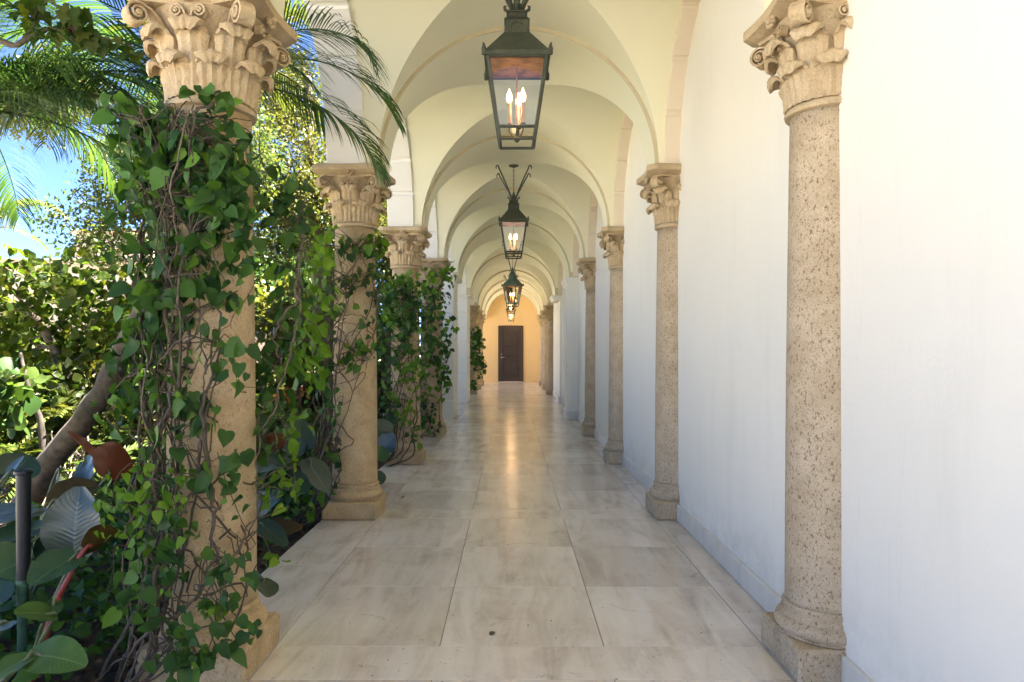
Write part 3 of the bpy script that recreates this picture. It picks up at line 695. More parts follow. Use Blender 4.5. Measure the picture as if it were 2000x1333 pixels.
# ------------------------------------------------------------------ lanterns
def make_lantern(label, loc, mm, n=4, k=1.0, rot=0.0, top=3.72, energy=4.0):
    """hanging lantern; origin under the canopy at the floor, z is height above the floor"""
    x, y, dz_ = loc
    t = thing('hanging_lantern', label, 'lantern', (x, y, 0), 'lanterns hanging along the gallery')
    t.rotation_euler = (0,0,rot)
    rt = math.pi/n if n == 4 else math.pi/n
    Z = lambda z: z+dz_
    wb, wt = 0.098*k, 0.165*k; zb, zr, zt = Z(2.425), Z(2.492), Z(2.875)
    ang = [rt+2*math.pi*i/n for i in range(n)]; kk = 1/math.cos(math.pi/n)
    def corner(w, z, i): a = ang[i % n]; return np.array((w*kk*math.cos(a), w*kk*math.sin(a), z))
    wr = wb+(wt-wb)*(zr-zb)/(zt-zb)
    b = MB()
    for i in range(n):
        b.tube([corner(wb, zb, i), corner(wt, zt, i)], 0.0115, 4)
        b.tube([corner(wb, zb, i), corner(wb, zb, i+1)], 0.0095, 4); b.tube([corner(wr, zr, i), corner(wr, zr, i+1)], 0.0105, 4)
        b.tube([corner(wt+0.004, zt, i), corner(wt+0.004, zt, i+1)], 0.0125, 4)
    b.build('frame', mm, t)
    for i in range(n):
        a0, a1, a2, a3 = corner(wr-0.004, zr, i), corner(wr-0.004, zr, i+1), corner(wt-0.004, zt, i+1), corner(wt-0.004, zt, i)
        MB().add([a0,a1,a2,a3], [(0,1,2,3)]).build('pane', M['glass'], t)
    b = MB(); b.frustum(0.187*k, Z(2.872), 0.187*k, Z(2.896), n=n, rot=rt); b.frustum(0.183*k, Z(2.8965), 0.075*k, Z(3.045), n=n, rot=rt)
    roof = b.build('roof', mm, t)
    for i in range(n):                                           # pointed ears on the eave corners
        p = corner(0.187*k, Z(2.885), i); q = p*np.array((0.985,0.985,1)); 
        MB().tube([p-(0,0,0.015*k), p+(0,0,0.02), p+(0,0,0.035), p*np.array((1.02,1.02,1))+(0,0,0.052)], [0.012,0.014,0.009,0.003], 6).build('ear', mm, roof)
    MB().frustum(0.150*k, Z(2.868), 0.07*k, Z(2.99), n=n, rot=rt).build('liner', M['copper'], t)
    b = MB(); b.frustum(0.070*k, Z(3.04), 0.066*k, Z(3.125), n=n, rot=rt); b.frustum(0.074*k, Z(3.1255), 0.05*k, Z(3.15), n=n, rot=rt); b.frustum(0.05*k, Z(3.1505), 0.047*k, Z(3.172), n=n, rot=rt); b.frustum(0.060*k, Z(3.1725), 0.060*k, Z(3.178), n=n, rot=rt)
    ch = b.build('chimney', mm, t)
    for i in range(n):                                           # arched vents
        a = ang[i]+math.pi/n; c = np.array((math.cos(a), math.sin(a), 0)); s_ = np.array((-c[1], c[0], 0)); P = []
        for u in np.linspace(0, math.pi, 9): P.append(c*0.0692*k+s_*0.036*k*math.cos(u)+np.array((0,0,Z(3.085)+0.022*math.sin(u))))
        P = [c*0.0712*k+s_*0.036*k+np.array((0,0,Z(3.05)))]+P+[c*0.0712*k-s_*0.036*k+np.array((0,0,Z(3.05)))]
        MB().tube(P, 0.004, 5).build('vent_rim', mm, ch)
    b = MB(); b.lathe([(0.04,3.178+dz_),(0.034,3.195+dz_),(0.036,3.215+dz_),(0.030,3.235+dz_),(0.018,3.252+dz_),(0.022,3.262+dz_),(0.012,3.275+dz_),(0.014,3.285+dz_),(0.006,3.30+dz_),(0.004,3.315+dz_)], 12)
    fin = b.build('finial', mm, t, smooth=True)
    for i in range(4):                                           # small curled leaves round the neck
        a = math.pi/4*(2*i); c = np.array((math.cos(a), math.sin(a), 0))
        MB().tube([c*0.034+(0,0,Z(3.205)), c*0.055+(0,0,Z(3.20)), c*0.072+(0,0,Z(3.212)), c*0.074+(0,0,Z(3.228)), c*0.062+(0,0,Z(3.232))], [0.006,0.009,0.010,0.008,0.004], 6).build('curl', mm, fin)
    for i in range(4):                                           # four long hooked arms
        a = math.pi/4+math.pi/2*i-rot; c = np.array((math.cos(a), math.sin(a), 0)); P = []
        for q in np.linspace(0, 1, 8): P.append(c*(0.035+0.235*q**1.12)+(0,0,Z(3.20)+ (top-0.09-Z(3.20))*q))
        e0 = P[-1]
        for u in np.linspace(0.5, 3.6, 8): P.append(e0+c*0.026*(1-math.cos(u))+(0,0,0.034*math.sin(u)))
        MB().tube(P, np.linspace(0.0105, 0.007, len(P)), 6).build('arm', mm, t, smooth=True)
    MB().tube([(0,0,Z(2.44)),(0,0,Z(2.99))], 0.0045, 6).build('rod', M['copper'], t)
    b = MB(); b.lathe([(0.004,Z(2.43)),(0.016,Z(2.44)),(0.018,Z(2.455)),(0.010,Z(2.468)),(0.006,Z(2.50))], 10)
    rc = 0.047
    for i in range(3):
        a = 3.45+math.pi*2/3*i-rot; c = np.array((math.cos(a)*rc, math.sin(a)*rc, 0))
        b.tube([(0,0,Z(2.455)), c*0.6+(0,0,Z(2.462)), c+(0,0,Z(2.49)), c+(0,0,Z(2.53))], 0.004, 5); b.lathe([(0.005,Z(2.52)),(0.017,Z(2.528)),(0.014,Z(2.535))], 10, (c[0],c[1],0))
    b.build('candle_holder', mm, t)
    for i in range(3):
        a = 3.45+math.pi*2/3*i-rot; c = (math.cos(a)*rc, math.sin(a)*rc, 0)
        cn = MB().lathe([(0.0105,Z(2.533)),(0.0105,Z(2.655))], 10, c).build('candle', M['candle'], t, smooth=False)
        MB().lathe([(0.006,Z(2.656)),(0.0145,Z(2.668)),(0.0178,Z(2.686)),(0.0145,Z(2.708)),(0.006,Z(2.728)),(0.0012,Z(2.742))], 10, c).build('bulb', M['bulb'], cn, smooth=True)
    # chain and canopy
    b = MB(); z = Z(3.31); i = 0
    while z < top-0.03:
        u = np.linspace(0, 2*math.pi, 11); a = (i % 2)*math.pi/2
        b.tube([(0.009*math.cos(q)*math.cos(a), 0.009*math.cos(q)*math.sin(a), z+0.017+0.019*math.sin(q)) for q in u], 0.0028, 5, False); z += 0.030; i += 1
    b.build('chain', mm, t)
    MB().lathe([(0.062,top-0.002),(0.066,top-0.008),(0.055,top-0.018),(0.02,top-0.026),(0.006,top-0.04)][::-1], 20).build('canopy', mm, t, smooth=True)
    ld = bpy.data.lights.new('candle_light', 'POINT'); ld.energy = energy; ld.color = (1, 0.62, 0.30); ld.shadow_soft_size = 0.03
    lo = bpy.data.objects.new('candle_light', ld); COL.objects.link(lo); lo.parent = t; lo.location = (0,0,Z(2.62))
    return t
XLn = 0.035
make_lantern('dark lantern hanging nearest the camera, its copper lined top and flame bulbs large', (XLn, 4.15, 0.05), M['metal'], energy=0.07)
make_lantern('dark lantern with four hooked arms, second from the camera, hung from a round plate', (XLn, 9.345, 0.075), M['metal'], energy=0.07)
make_lantern('grey green six sided lantern in the wide bay between the block piers', (0.035, 15.6, -0.17), M['metal_green'], n=6, k=1.12, rot=0.32, energy=0.15)
make_lantern('small far lantern glowing just behind the six sided green one', (0.0, 22.35, 0.03), M['metal'], energy=0.7)
make_lantern('smallest lantern, hanging last before the door', (0.0, 27.55, 0.0), M['metal'], energy=1.1)
#@@GARDEN
# ================================================================== THE GARDEN
def sheet(name, x0, x1, y0, y1, z, m, n=1, amp=0):
    b = MB(); X = np.linspace(x0, x1, n+1); Y = np.linspace(y0, y1, n+1)
    P = np.array([[(x, y, z+amp*rng.normal()) for y in Y] for x in X]); b.grid(P); return b.build(name, m)
g = sheet('ground', -260, 260, -200, 320, -0.20, M['lit_ground']); g['kind'] = 'structure'
b = MB(); X = np.linspace(-4.6, -1.40, 40); Y = np.linspace(-3, 32, 150)
from mathutils import noise as mn
b.grid(np.array([[(x, y, -0.105+0.05*mn.noise(Vector((x*1.7,y*1.7,0)))+0.02*mn.noise(Vector((x*6,y*6,3)))) for y in Y] for x in X]))
bed = b.build('planting_bed', M['soil'], smooth=True); bed['kind'] = 'structure'
tr = MB(); tr.box(-30, -6.2, -20, 1.5, -0.2, -0.03); tr.box(-6.2, 9, -20, Y0-0.1, -0.2, -0.03); tr = tr.build('bounce_paving', M['bounce_paving']); tr['kind'] = 'structure'  # unseen paving, added to bounce sunlight into the gallery
p = sheet('path', -14.5, -1.42, 14.15, 17.1, -0.02, M['path']); p['kind'] = 'structure'  # stretch up to the gallery added to bounce light into the cross bay

# --- far wing across the courtyard
fw = thing('courtyard_wing', 'pink white building wing with an arched opening across the garden, behind the trees', 'building', (-13, 24, 0))
O = (-13, 24, 0); zt = 4.35
th = np.linspace(math.pi, 0, 25); ax, aw_, az = -12.2, 1.25, 2.55
arc = [(ax+aw_*math.cos(q), az+aw_*math.sin(q)) for q in th]
b = MB(); lo = [(-24,-0.2),(ax-aw_,-0.2)]+arc+[(ax+aw_,-0.2),(-6,-0.2)]
pts = [(-24,-0.2),(ax-aw_,-0.2)]+arc+[(ax+aw_,-0.2),(-6,-0.2)]
n = len(pts)
b.add([(x,24,z) for x,z in [(-24,-.2),(ax-aw_,-.2),(ax-aw_,zt),(-24,zt)]], [(0,1,2,3)])
b.add([(x,24,z) for x,z in [(-6,-.2),(ax+aw_,-.2),(ax+aw_,zt),(-6,zt)]], [(0,3,2,1)])
b.grid([[(x,24,z),(x,24,zt)] for x,z in arc]); b.grid([[(x,24,z),(x,24.5,z)] for x,z in [(ax-aw_,-.2)]+arc+[(ax+aw_,-.2)]])
b.box(-24,-6,26.5,27.2,-.2,zt); b.box(-24,-23.6,24.01,26.5,-.2,zt); b.box(-6.4,-6,24.01,26.5,-.2,zt); b.box(-23.6,-6.4,24.01,26.5,zt-0.2,zt-.02)
b.build('wall', M['facade'], fw, O)
MB().box(ax-2.2, ax+2.2, 25.6, 25.7, -.2, 4.0).build('loggia_back_wall', M['salmon'], fw, O)
b = MB(); b.bbox(-24.2,-5.9,23.84,24.3,zt-0.12,zt+0.06,0.02); b.bbox(-24.2,-5.9,23.92,24.3,zt-0.30,zt-0.121,0.02); b.build('cornice', M['cornice'], fw, O)
tw = MB().box(-15.2,-12.6,24.6,26.4,zt+0.05,5.35).build('stair_tower', M['facade'], fw, O)
MB().bbox(-15.3,-12.5,24.5,26.5,5.35,5.5,0.02).build('coping', M['cornice'], tw, O)

# --- mulch litter
def flat_leaves(name, n, region, size, m, temps, z0=-0.08, zr=0.05, tilt=0.5):
    x0,x1,y0,y1 = region; P = np.column_stack((rng.uniform(x0,x1,n), rng.uniform(y0,y1,n), z0+rng.random(n)*zr))
    Nn = np.array((0,0,1))+rng.normal(size=(n,3))*tilt; T = rnd_unit(n)*(1,1,0.25)
    V0, F0 = temps; Rm = frames(Nn, T); Sz = size*rng.uniform(0.6,1.3,n)
    V = np.einsum('nij,vj->nvi', Rm, V0)*Sz[:,None,None]+P[:,None,:]; Fa = F0[None]+(np.arange(n)*len(V0))[:,None,None]
    o = link(name, raw_mesh(name, V.reshape(-1,3), Fa.reshape(-1,3), m)); o['kind'] = 'stuff'; return o
flat_leaves('leaf_litter', 9000, (-5.5,-1.43,1.2,11), 0.05, M['dry_leaf'], OVAL[1])
flat_leaves('undergrowth', 3400, (-3.6,-1.6,2.2,7.5), 0.065, M['leaf_vine'], HEART[1], -0.06, 0.22, 0.8)
gc = flat_leaves('ground_cover', 14000, (-12,-3.6,7.5,20), 0.14, M['fern'], OVAL[0], -0.12, 0.34, 0.9)

# --- vines on the garden columns
def wobble(pts, n, amp, seed=None):
    pts = np.asarray(pts, float); t = np.linspace(0, len(pts)-1, n); i = np.minimum(t.astype(int), len(pts)-2); f = (t-i)[:,None]
    p0 = pts[np.maximum(i-1,0)]; p1 = pts[i]; p2 = pts[i+1]; p3 = pts[np.minimum(i+2,len(pts)-1)]
    q = 0.5*((2*p1)+(-p0+p2)*f+(2*p0-5*p1+4*p2-p3)*f*f+(-p0+3*p1-3*p2+p3)*f**3)
    w = np.cumsum(rng.normal(size=(n,3)), axis=0); w -= np.linspace(0,1,n)[:,None]*w[-1]; return q+w*amp/math.sqrt(n)
def make_vine(name, label, axis, clusters, nstem, ntwig, size, ztop, lime=(), spread=0.10, hang=(), nparts=300, dens=1.0, stem_r=0.0068, side=(math.pi*0.5, math.pi*1.6)):
    ax = np.array((axis[0], axis[1])); t = thing(name, label, 'vine', (axis[0]-0.24, axis[1], -0.06), 'vines climbing the garden columns')
    org = tuple(t.location); tips = []
    for i in range(nstem):                                       # main stems, each climbing its own way
        b = MB(); a0 = rng.uniform(*side); turn = rng.uniform(-1.6, 1.6); zt = ztop*rng.uniform(0.55, 1.02) if i > 2 else ztop
        foot = np.array((ax[0]+math.cos(a0)*rng.uniform(0.28,0.45)-0.06, ax[1]+math.sin(a0)*rng.uniform(0.2,0.4), -0.07))
        if foot[0] > -1.46: foot[0] = -1.46-rng.random()*0.2
        pts = [foot]; 
        for q in np.linspace(0.08, 1, 8):
            a = a0+turn*q; rr = 0.195+0.03*rng.random() + (0.10*rng.random()*spread*5 if rng.random() < 0.5 else 0)
            if q < 0.1: rr = 0.30
            pts.append((ax[0]+rr*math.cos(a), ax[1]+rr*math.sin(a), zt*q))
        Q = wobble(pts, 46, 0.045); r0 = stem_r*rng.uniform(0.6, 1.5)
        b.tube(Q, np.linspace(r0, r0*0.35, 46), 6); b.build('stem', M['stem'] if rng.random() < 0.7 else M['stem_pale'], t, org, smooth=True); tips += list(Q[8::6])
    for pts, r0 in hang:                                         # hanging strands
        Q = wobble([at(*p) for p in pts], 40, 0.05); b = MB(); b.tube(Q, r0*np.interp(np.linspace(0,1,40), (0,.3,1), (.25,1,.4)), 6)
        b.build('hanging_strand', M['stem_pale'] if rng.random() < .6 else M['stem'], t, org, smooth=True); tips += list(Q[6::5])
    P, Nn, T, Sz, Lm = [], [], [], [], []
    for c in clusters:
        (px, py, d, rx, ry, rd, n) = c[:7]; sc = c[7] if len(c) > 7 else 1.0; lm = c[8] if len(c) > 8 else 0
        n = int(n*dens); k = d/F
        q = ball(n, at(px, py, d), (rx*k, rd, ry*k), 0.3)
        rel = q[:,:2]-ax; dist = np.linalg.norm(rel, axis=1); rmin = 0.185
        push = np.where(dist < rmin, rmin/np.maximum(dist, 1e-3), 1.0); q[:,:2] = ax+rel*push[:,None]
        out = np.column_stack((unit(q[:,:2]-ax), np.full(n, 0.35)))
        P.append(q); Nn.append(out*0.8+rng.normal(size=(n,3))*0.75+np.array((0.1,-0.15,0.35))); T.append(np.column_stack((rng.normal(size=(n,2))*0.55, -0.75+rng.normal(size=n)*0.4)))
        Sz.append(size*sc*np.clip(np.exp(rng.normal(0, 0.30, n)), 0.4, 1.6)); Lm.append(np.full(n, lm))
    P = np.concatenate(P); Nn = np.concatenate(Nn); T = np.concatenate(T); Sz = np.concatenate(Sz); Lm = np.concatenate(Lm)
    # thin twigs that carry the leaves
    b = MB(); sel = rng.choice(len(P), min(ntwig, len(P)), replace=False)
    tp = np.array(tips)
    for i in sel:
        d = np.linalg.norm(tp-P[i], axis=1)+0.3*rng.random(len(tp)); j = int(np.argmin(d)); a = tp[j]; e_ = P[i]
        mid = (a+e_)/2+rng.normal(size=3)*0.04+np.array((0,0,0.03)); b.tube(wobble([a, mid, e_], 9, 0.02), np.linspace(0.0035, 0.0015, 9), 4, False)
    for i in range(int(ntwig*0.5)):                              # the tangle close to the shaft
        a0 = rng.uniform(*side)+rng.normal()*0.5; z = ztop*rng.uniform(0.12, 1.0); pts = []
        for q in range(4):
            a = a0+q*rng.uniform(-0.25,0.45); rr = 0.19+0.05*rng.random(); pts.append((ax[0]+rr*math.cos(a), ax[1]+rr*math.sin(a), min(ztop, z+q*rng.uniform(-0.10,0.10))))
        b.tube(wobble(pts, 14, 0.05), 0.0028*rng.uniform(0.6,1.6), 4, False)
    o = b.build('twigs', M['stem'], t, org); o['kind'] = 'stuff'
    m0 = Lm == 0; npk = [int(nparts*m0.mean()), nparts-int(nparts*m0.mean())]
    for sel_, mt_, k in ((m0, M['leaf_vine'], 0), (~m0, M['leaf_lime'], 1)):
        if sel_.any(): leaf_field(t, P[sel_], Nn[sel_], T[sel_], Sz[sel_], HEART, mt_, npk[k])
    return t
c0 = cz[0]
make_vine('climbing_vine', 'dense dark leaved vine wrapping the nearest column, tangled and hanging loose at its sides', (XLc, c0), [
    (400,330,2.62,110,110,.10,90),(440,320,2.6,60,80,.08,40),(460,430,2.6,45,60,.06,22),(330,330,2.75,100,130,.2,100),(430,500,2.62,90,110,.08,36),(350,520,2.7,110,130,.15,75),(300,280,2.75,60,60,.2,28),
    (245,225,2.7,38,36,.15,18),(270,440,2.75,40,150,.2,46),(560,400,2.95,45,100,.15,46),(560,560,3.0,38,110,.15,34),(300,640,2.7,60,100,.15,48),
    (400,330,2.66,95,120,.10,110,.6),(330,420,2.75,80,140,.2,90,.6),(330,650,2.68,60,160,.12,60,.6),(300,980,2.56,60,120,.12,34,.55),(255,720,2.68,45,60,.12,18),(225,800,2.65,45,50,.1,15,.9),(330,790,2.62,70,80,.12,32,.95),(440,690,2.58,60,90,.04,18),(400,880,2.56,70,90,.06,20,.95),(460,930,2.56,40,80,.03,9,.9),
    (545,720,3.0,35,80,.1,26),(515,820,2.9,25,90,.1,12,.9),
    (290,960,2.5,90,70,.15,48,.62,1),(250,1010,2.5,60,80,.12,26,.62,1),(300,1110,2.46,70,60,.12,22,.75),(260,1180,2.45,70,50,.1,18,.8),(340,1060,2.5,60,60,.1,18,.75),
    (380,1230,2.42,60,60,.08,30,.85),(345,1290,2.40,55,45,.06,18,.9),(450,1130,2.46,50,60,.06,16,.85),(470,1240,2.42,40,35,.05,10,.8),(430,1180,2.45,30,30,.04,7,.9,1),
    (620,560,3.25,45,90,.15,36,1.0,1),(600,700,3.2,45,60,.15,26,1.0,1),(585,830,3.1,45,50,.12,14,.9,1),(545,960,2.9,60,40,.12,16,.8,1),(555,930,3.0,30,50,.1,8,.8,1),
    (420,190,2.6,50,30,.06,9),(380,180,2.6,30,20,.05,5),(540,1090,2.7,25,15,.05,5,.8,1)],
    16, 260, 0.052, 2.15, hang=[(((585,420,2.95),(575,520,2.92),(590,620,2.92),(560,740,2.9),(520,860,2.85),(505,1000,2.75)),.006),(((560,380,2.95),(590,470,2.95),(575,560,2.95),(530,640,2.9),(545,720,2.9)),.007),
    (((300,300,2.7),(270,450,2.72),(290,620,2.7),(300,800,2.65),(285,1000,2.6),(300,1200,2.6)),.007),(((260,420,2.75),(255,560,2.75),(290,700,2.7),(250,850,2.65)),.005),(((330,420,2.65),(315,560,2.66),(330,700,2.62),(310,900,2.6),(330,1120,2.55)),.008),
    (((505,1000,2.75),(440,1080,2.58),(350,1180,2.55),(240,1280,2.6),(190,1330,2.7)),.008),(((420,650,2.6),(400,800,2.58),(425,960,2.56),(420,1080,2.55),(350,1200,2.55)),.009)], spread=0.3, dens=1.35)
c1 = cz[1]
make_vine('climbing_vine', 'vine on the second garden column, woody at its left side with bright young and backlit leaves', (XLc, c1), [
    (690,475,5.2,30,30,.1,16),(690,560,5.2,35,50,.08,16),(725,650,5.2,30,50,.05,16),(700,690,5.18,25,40,.04,12),(640,600,5.3,30,110,.2,36),(735,540,5.35,24,70,.1,30),(735,470,5.4,20,30,.1,18,1,1),
    (610,540,5.0,45,120,.3,44,1,1),(640,470,5.1,40,50,.2,22,1,1),(600,690,5.0,40,60,.25,36,1,1),(630,760,5.1,30,60,.2,20),(640,900,5.2,30,90,.15,18),(600,980,5.0,35,40,.2,14,.9,1),(690,690,5.18,30,35,.04,10,1,1),(655,850,5.25,20,80,.1,16)],
    18, 150, 0.054, 2.05, spread=0.35, dens=1.25, side=(math.pi*0.55, math.pi*1.35), stem_r=0.008)
make_vine('climbing_vine', 'bushy green vine smothering the third garden column', (XLc, cz[2]), [
    (785,590,7.75,50,55,.2,110),(770,620,7.8,45,90,.2,110),(800,650,7.75,50,80,.15,110),(822,590,7.7,35,45,.15,55),(790,760,7.75,45,70,.15,60,1,1),(760,700,7.9,30,110,.2,60),(835,545,7.7,25,25,.1,24,1,1),(795,545,7.75,30,22,.1,24,1,1),
    (765,590,7.7,25,40,.1,28,1,1),(810,720,7.7,25,30,.08,18,1,1),(820,850,7.75,25,20,.08,14),(765,820,7.9,25,60,.12,30)],
    14, 130, 0.060, 1.75, spread=0.4, dens=1.0)
make_vine('climbing_vine', 'vine with a shoot reaching up past the capital of the fourth garden column', (XLc, cz[3]), [
    (850,640,10.35,38,80,.2,150),(860,560,10.35,28,40,.15,60),(845,740,10.4,35,50,.2,60,1,1),(862,700,10.3,22,60,.1,60),(878,530,10.3,12,20,.06,16,1,1),(868,545,10.3,12,12,.05,10,1,1),(830,800,10.4,22,30,.1,36),(850,830,10.35,16,18,.06,14),(885,640,10.3,7,8,.03,4,1,1)],
    10, 80, 0.064, 2.05, spread=0.4, dens=1.05, hang=[(((845,600,10.4),(862,555,10.35),(880,518,10.3),(888,508,10.3)),.005)])
make_vine('climbing_vine', 'compact leafy vine on the far column beyond the block piers', (XLc, 21.05), [
    (932,680,20.7,15,38,.3,210),(938,715,20.7,13,22,.2,110),(930,650,20.7,10,14,.2,60),(926,750,20.8,6,14,.1,30)], 6, 20, 0.08, 1.75, nparts=0, spread=0.4)

# --- big leaved philodendrons in the shade of the gallery
def big_leaf(parent, org, p0, p1, width, nrm, m, root, cup=0.25, curl=0.12, stem_m=None, pr=0.007):
    p0, p1, nrm = np.asarray(p0,float), np.asarray(p1,float), np.asarray(nrm,float)
    L = np.linalg.norm(p1-p0); T = (p1-p0)/L; nrm = nrm-T*nrm.dot(T); nrm /= np.linalg.norm(nrm); X = np.cross(T, nrm)
    nu, nv = 11, 15; V = []; UV = []
    for j in range(nv):
        t = j/(nv-1); w = width*0.5*(math.sin(math.pi*min(1, (t*0.94+0.03))**0.80)**0.62)
        for i in range(nu):
            u = i/(nu-1)*2-1; h = cup*abs(u)**1.4*w*0.7-curl*L*(t-0.35)**2*1.0 + 0.010*L*math.sin(t*19+abs(u)*2)*abs(u)
            back = -0.07*L*abs(u)*(1-t)**2
            V.append(p0+T*(t*L+back)+X*(u*w)+nrm*h); UV.append((i/(nu-1), t))
    b = MB(); b.grid(np.array(V).reshape(nv,nu,3)); me = b.mesh('leaf', m, True, None, org)
    uv = me.uv_layers.new(name='uv'); li = np.empty(len(me.loops), np.int32); me.loops.foreach_get('vertex_index', li)
    uv.data.foreach_set('uv', np.array(UV, np.float32)[li].ravel()); lf = link('leaf', me, parent)
    r0 = np.asarray(root,float); mid = r0*0.45+p0*0.55+np.array((0,0,0.12*np.linalg.norm(p0-r0)))
    b = MB(); b.tube(wobble([r0, mid, p0, p0+T*L*0.2-nrm*0.004], 14, 0.01), np.linspace(pr*1.4, pr*0.6, 14), 7)
    b.build('petiole', stem_m or M['petiole'], lf, org, smooth=True)
def philo(label, root, leaves):
    root = np.asarray(root,float); t = thing('philodendron', label, 'plant', root, 'broad leaved plants in the shaded bed')
    for l in leaves:
        (a, c, wd, nr, mk) = l[:5]; kw = l[5] if len(l) > 5 else {}
        big_leaf(t, tuple(root), at(*a), at(*c), wd, nr, M[mk], root, **kw)
    return t
U = np.array
red = {'stem_m': M['petiole_red'], 'pr': 0.011}
philo('philodendron with one upright sky tinted blue grey leaf and a round green one, beside the nearest column', (-1.78,2.55,-0.09), [
    ((143,1085,2.72),(152,952,2.74),.215,(0.15,-1,.35),'big_blue',{'cup':.5,'curl':.2}),
    ((150,1085,2.6),(58,1140,2.45),.17,(-.1,-.7,.7),'big_green',{'cup':.35}),
    ((165,1075,2.6),(228,1040,2.7),.14,(.1,.85,.5),'big_olive',{'cup':.5,**red}),
    ((105,1200,2.4),(30,1195,2.3),.10,(0,-.6,.8),'big_light',{}),
    ((110,1175,2.45),(80,1215,2.35),.07,(0.3,-.9,.4),'big_green',{})])
philo('philodendron low in the corner with a broad pale green leaf', (-1.72,2.15,-0.09), [
    ((62,1278,2.1),(160,1290,2.05),.125,(0,-.55,.85),'big_light',{'cup':.3,'curl':.35}),
    ((58,1282,2.1),(-25,1330,2.0),.10,(-.2,-.5,.85),'big_light',{'cup':.3}),
    ((10,1215,2.3),(-60,1250,2.2),.2,(-.2,-.4,.9),'big_dark',{})])
philo('philodendron with rust red undersides raised behind the vine', (-2.35,3.35,-0.09), [
    ((208,932,3.35),(228,866,3.3),.20,(-.1,.95,-.1),'big_red',{'cup':.25,'curl':.05}),
    ((196,905,3.5),(135,842,3.5),.09,(.5,.8,.3),'big_red',{'cup':.4,'curl':.1}),
    ((100,985,3.1),(190,945,3.2),.21,(.2,-.35,.9),'big_olive',{'cup':.3}),
    ((115,920,3.6),(118,1000,3.3),.10,(-.6,-.8,.2),'big_dark',{}),
    ((165,900,3.7),(170,960,3.5),.14,(-.3,-.8,.4),'big_dark',{})])
philo('philodendron with long glossy leaves reflecting the sky at the left edge', (-2.45,2.9,-0.09), [
    ((60,985,3.0),(-40,1010,2.8),.15,(0,-.2,1),'big_blue',{'cup':.15}),
    ((95,1025,2.9),(-30,1062,2.7),.18,(0,-.25,1),'big_dark',{'cup':.2}),
    ((85,1000,3.0),(-60,1030,2.9),.16,(0,-.1,1),'big_blue',{'cup':.15}),
    ((60,1090,2.7),(-10,1120,2.6),.24,(.1,-.6,.75),'big_green',{}),
    ((105,1040,2.9),(150,1100,2.8),.2,(.4,-.7,.5),'big_dark',{}),
    ((20,930,3.3),(60,890,3.4),.2,(.3,-.8,.4),'big_dark',{}),
    ((15,930,3.0),(45,890,3.05),.08,(-.3,-.4,.9),'big_blue',{}),
    ((-10,1130,2.6),(-60,1200,2.5),.22,(.1,-.6,.75),'big_dark',{})])
philo('philodendron with dark curled leaves between the first two columns', (-1.98,4.75,-0.09), [
    ((545,880,4.9),(520,850,4.9),.22,(.2,.7,.6),'big_red',{'cup':.4}),
    ((560,895,4.8),(505,920,4.6),.22,(-.2,-.6,.8),'big_dark',{}),
    ((575,880,5.0),(590,820,5.1),.26,(.3,-.8,.4),'big_dark',{}),
    ((560,860,5.0),(585,890,4.9),.2,(.2,-.4,.9),'big_blue',{}),
    ((545,930,4.7),(600,960,4.6),.22,(.3,-.5,.8),'big_dark',{}),
    ((600,900,4.9),(640,960,4.8),.2,(.4,-.5,.7),'big_blue',{}),
    ((535,960,4.6),(500,1010,4.4),.2,(-.2,-.6,.7),'big_dark',{})])
philo('philodendron drooping low brown leaves over the floor edge', (-1.75,4.1,-0.09), [
    ((515,1035,4.2),(590,1030,4.2),.12,(.1,-.6,.8),'big_olive',{'cup':.4}),
    ((505,1020,4.1),(560,1065,4.0),.13,(.2,-.5,.8),'big_dark',{}),
    ((512,1130,3.3),(522,1165,3.2),.14,(.7,-.6,.3),'big_dark',{}),
    ((500,1000,4.2),(520,960,4.2),.15,(.1,-.8,.5),'big_blue',{})])
philo('philodendron showing dark leaves between the second and third columns', (-1.7,6.9,-0.09), [
    ((750,855,6.7),(735,820,6.7),.24,(.3,-.8,.5),'big_dark',{}),((745,880,6.6),(770,850,6.6),.2,(.3,-.6,.7),'big_blue',{}),((738,900,6.5),(742,870,6.5),.2,(.3,-.8,.5),'big_green',{}),((742,945,5.9),(740,920,5.9),.12,(.7,-.7,.3),'big_dark',{})])

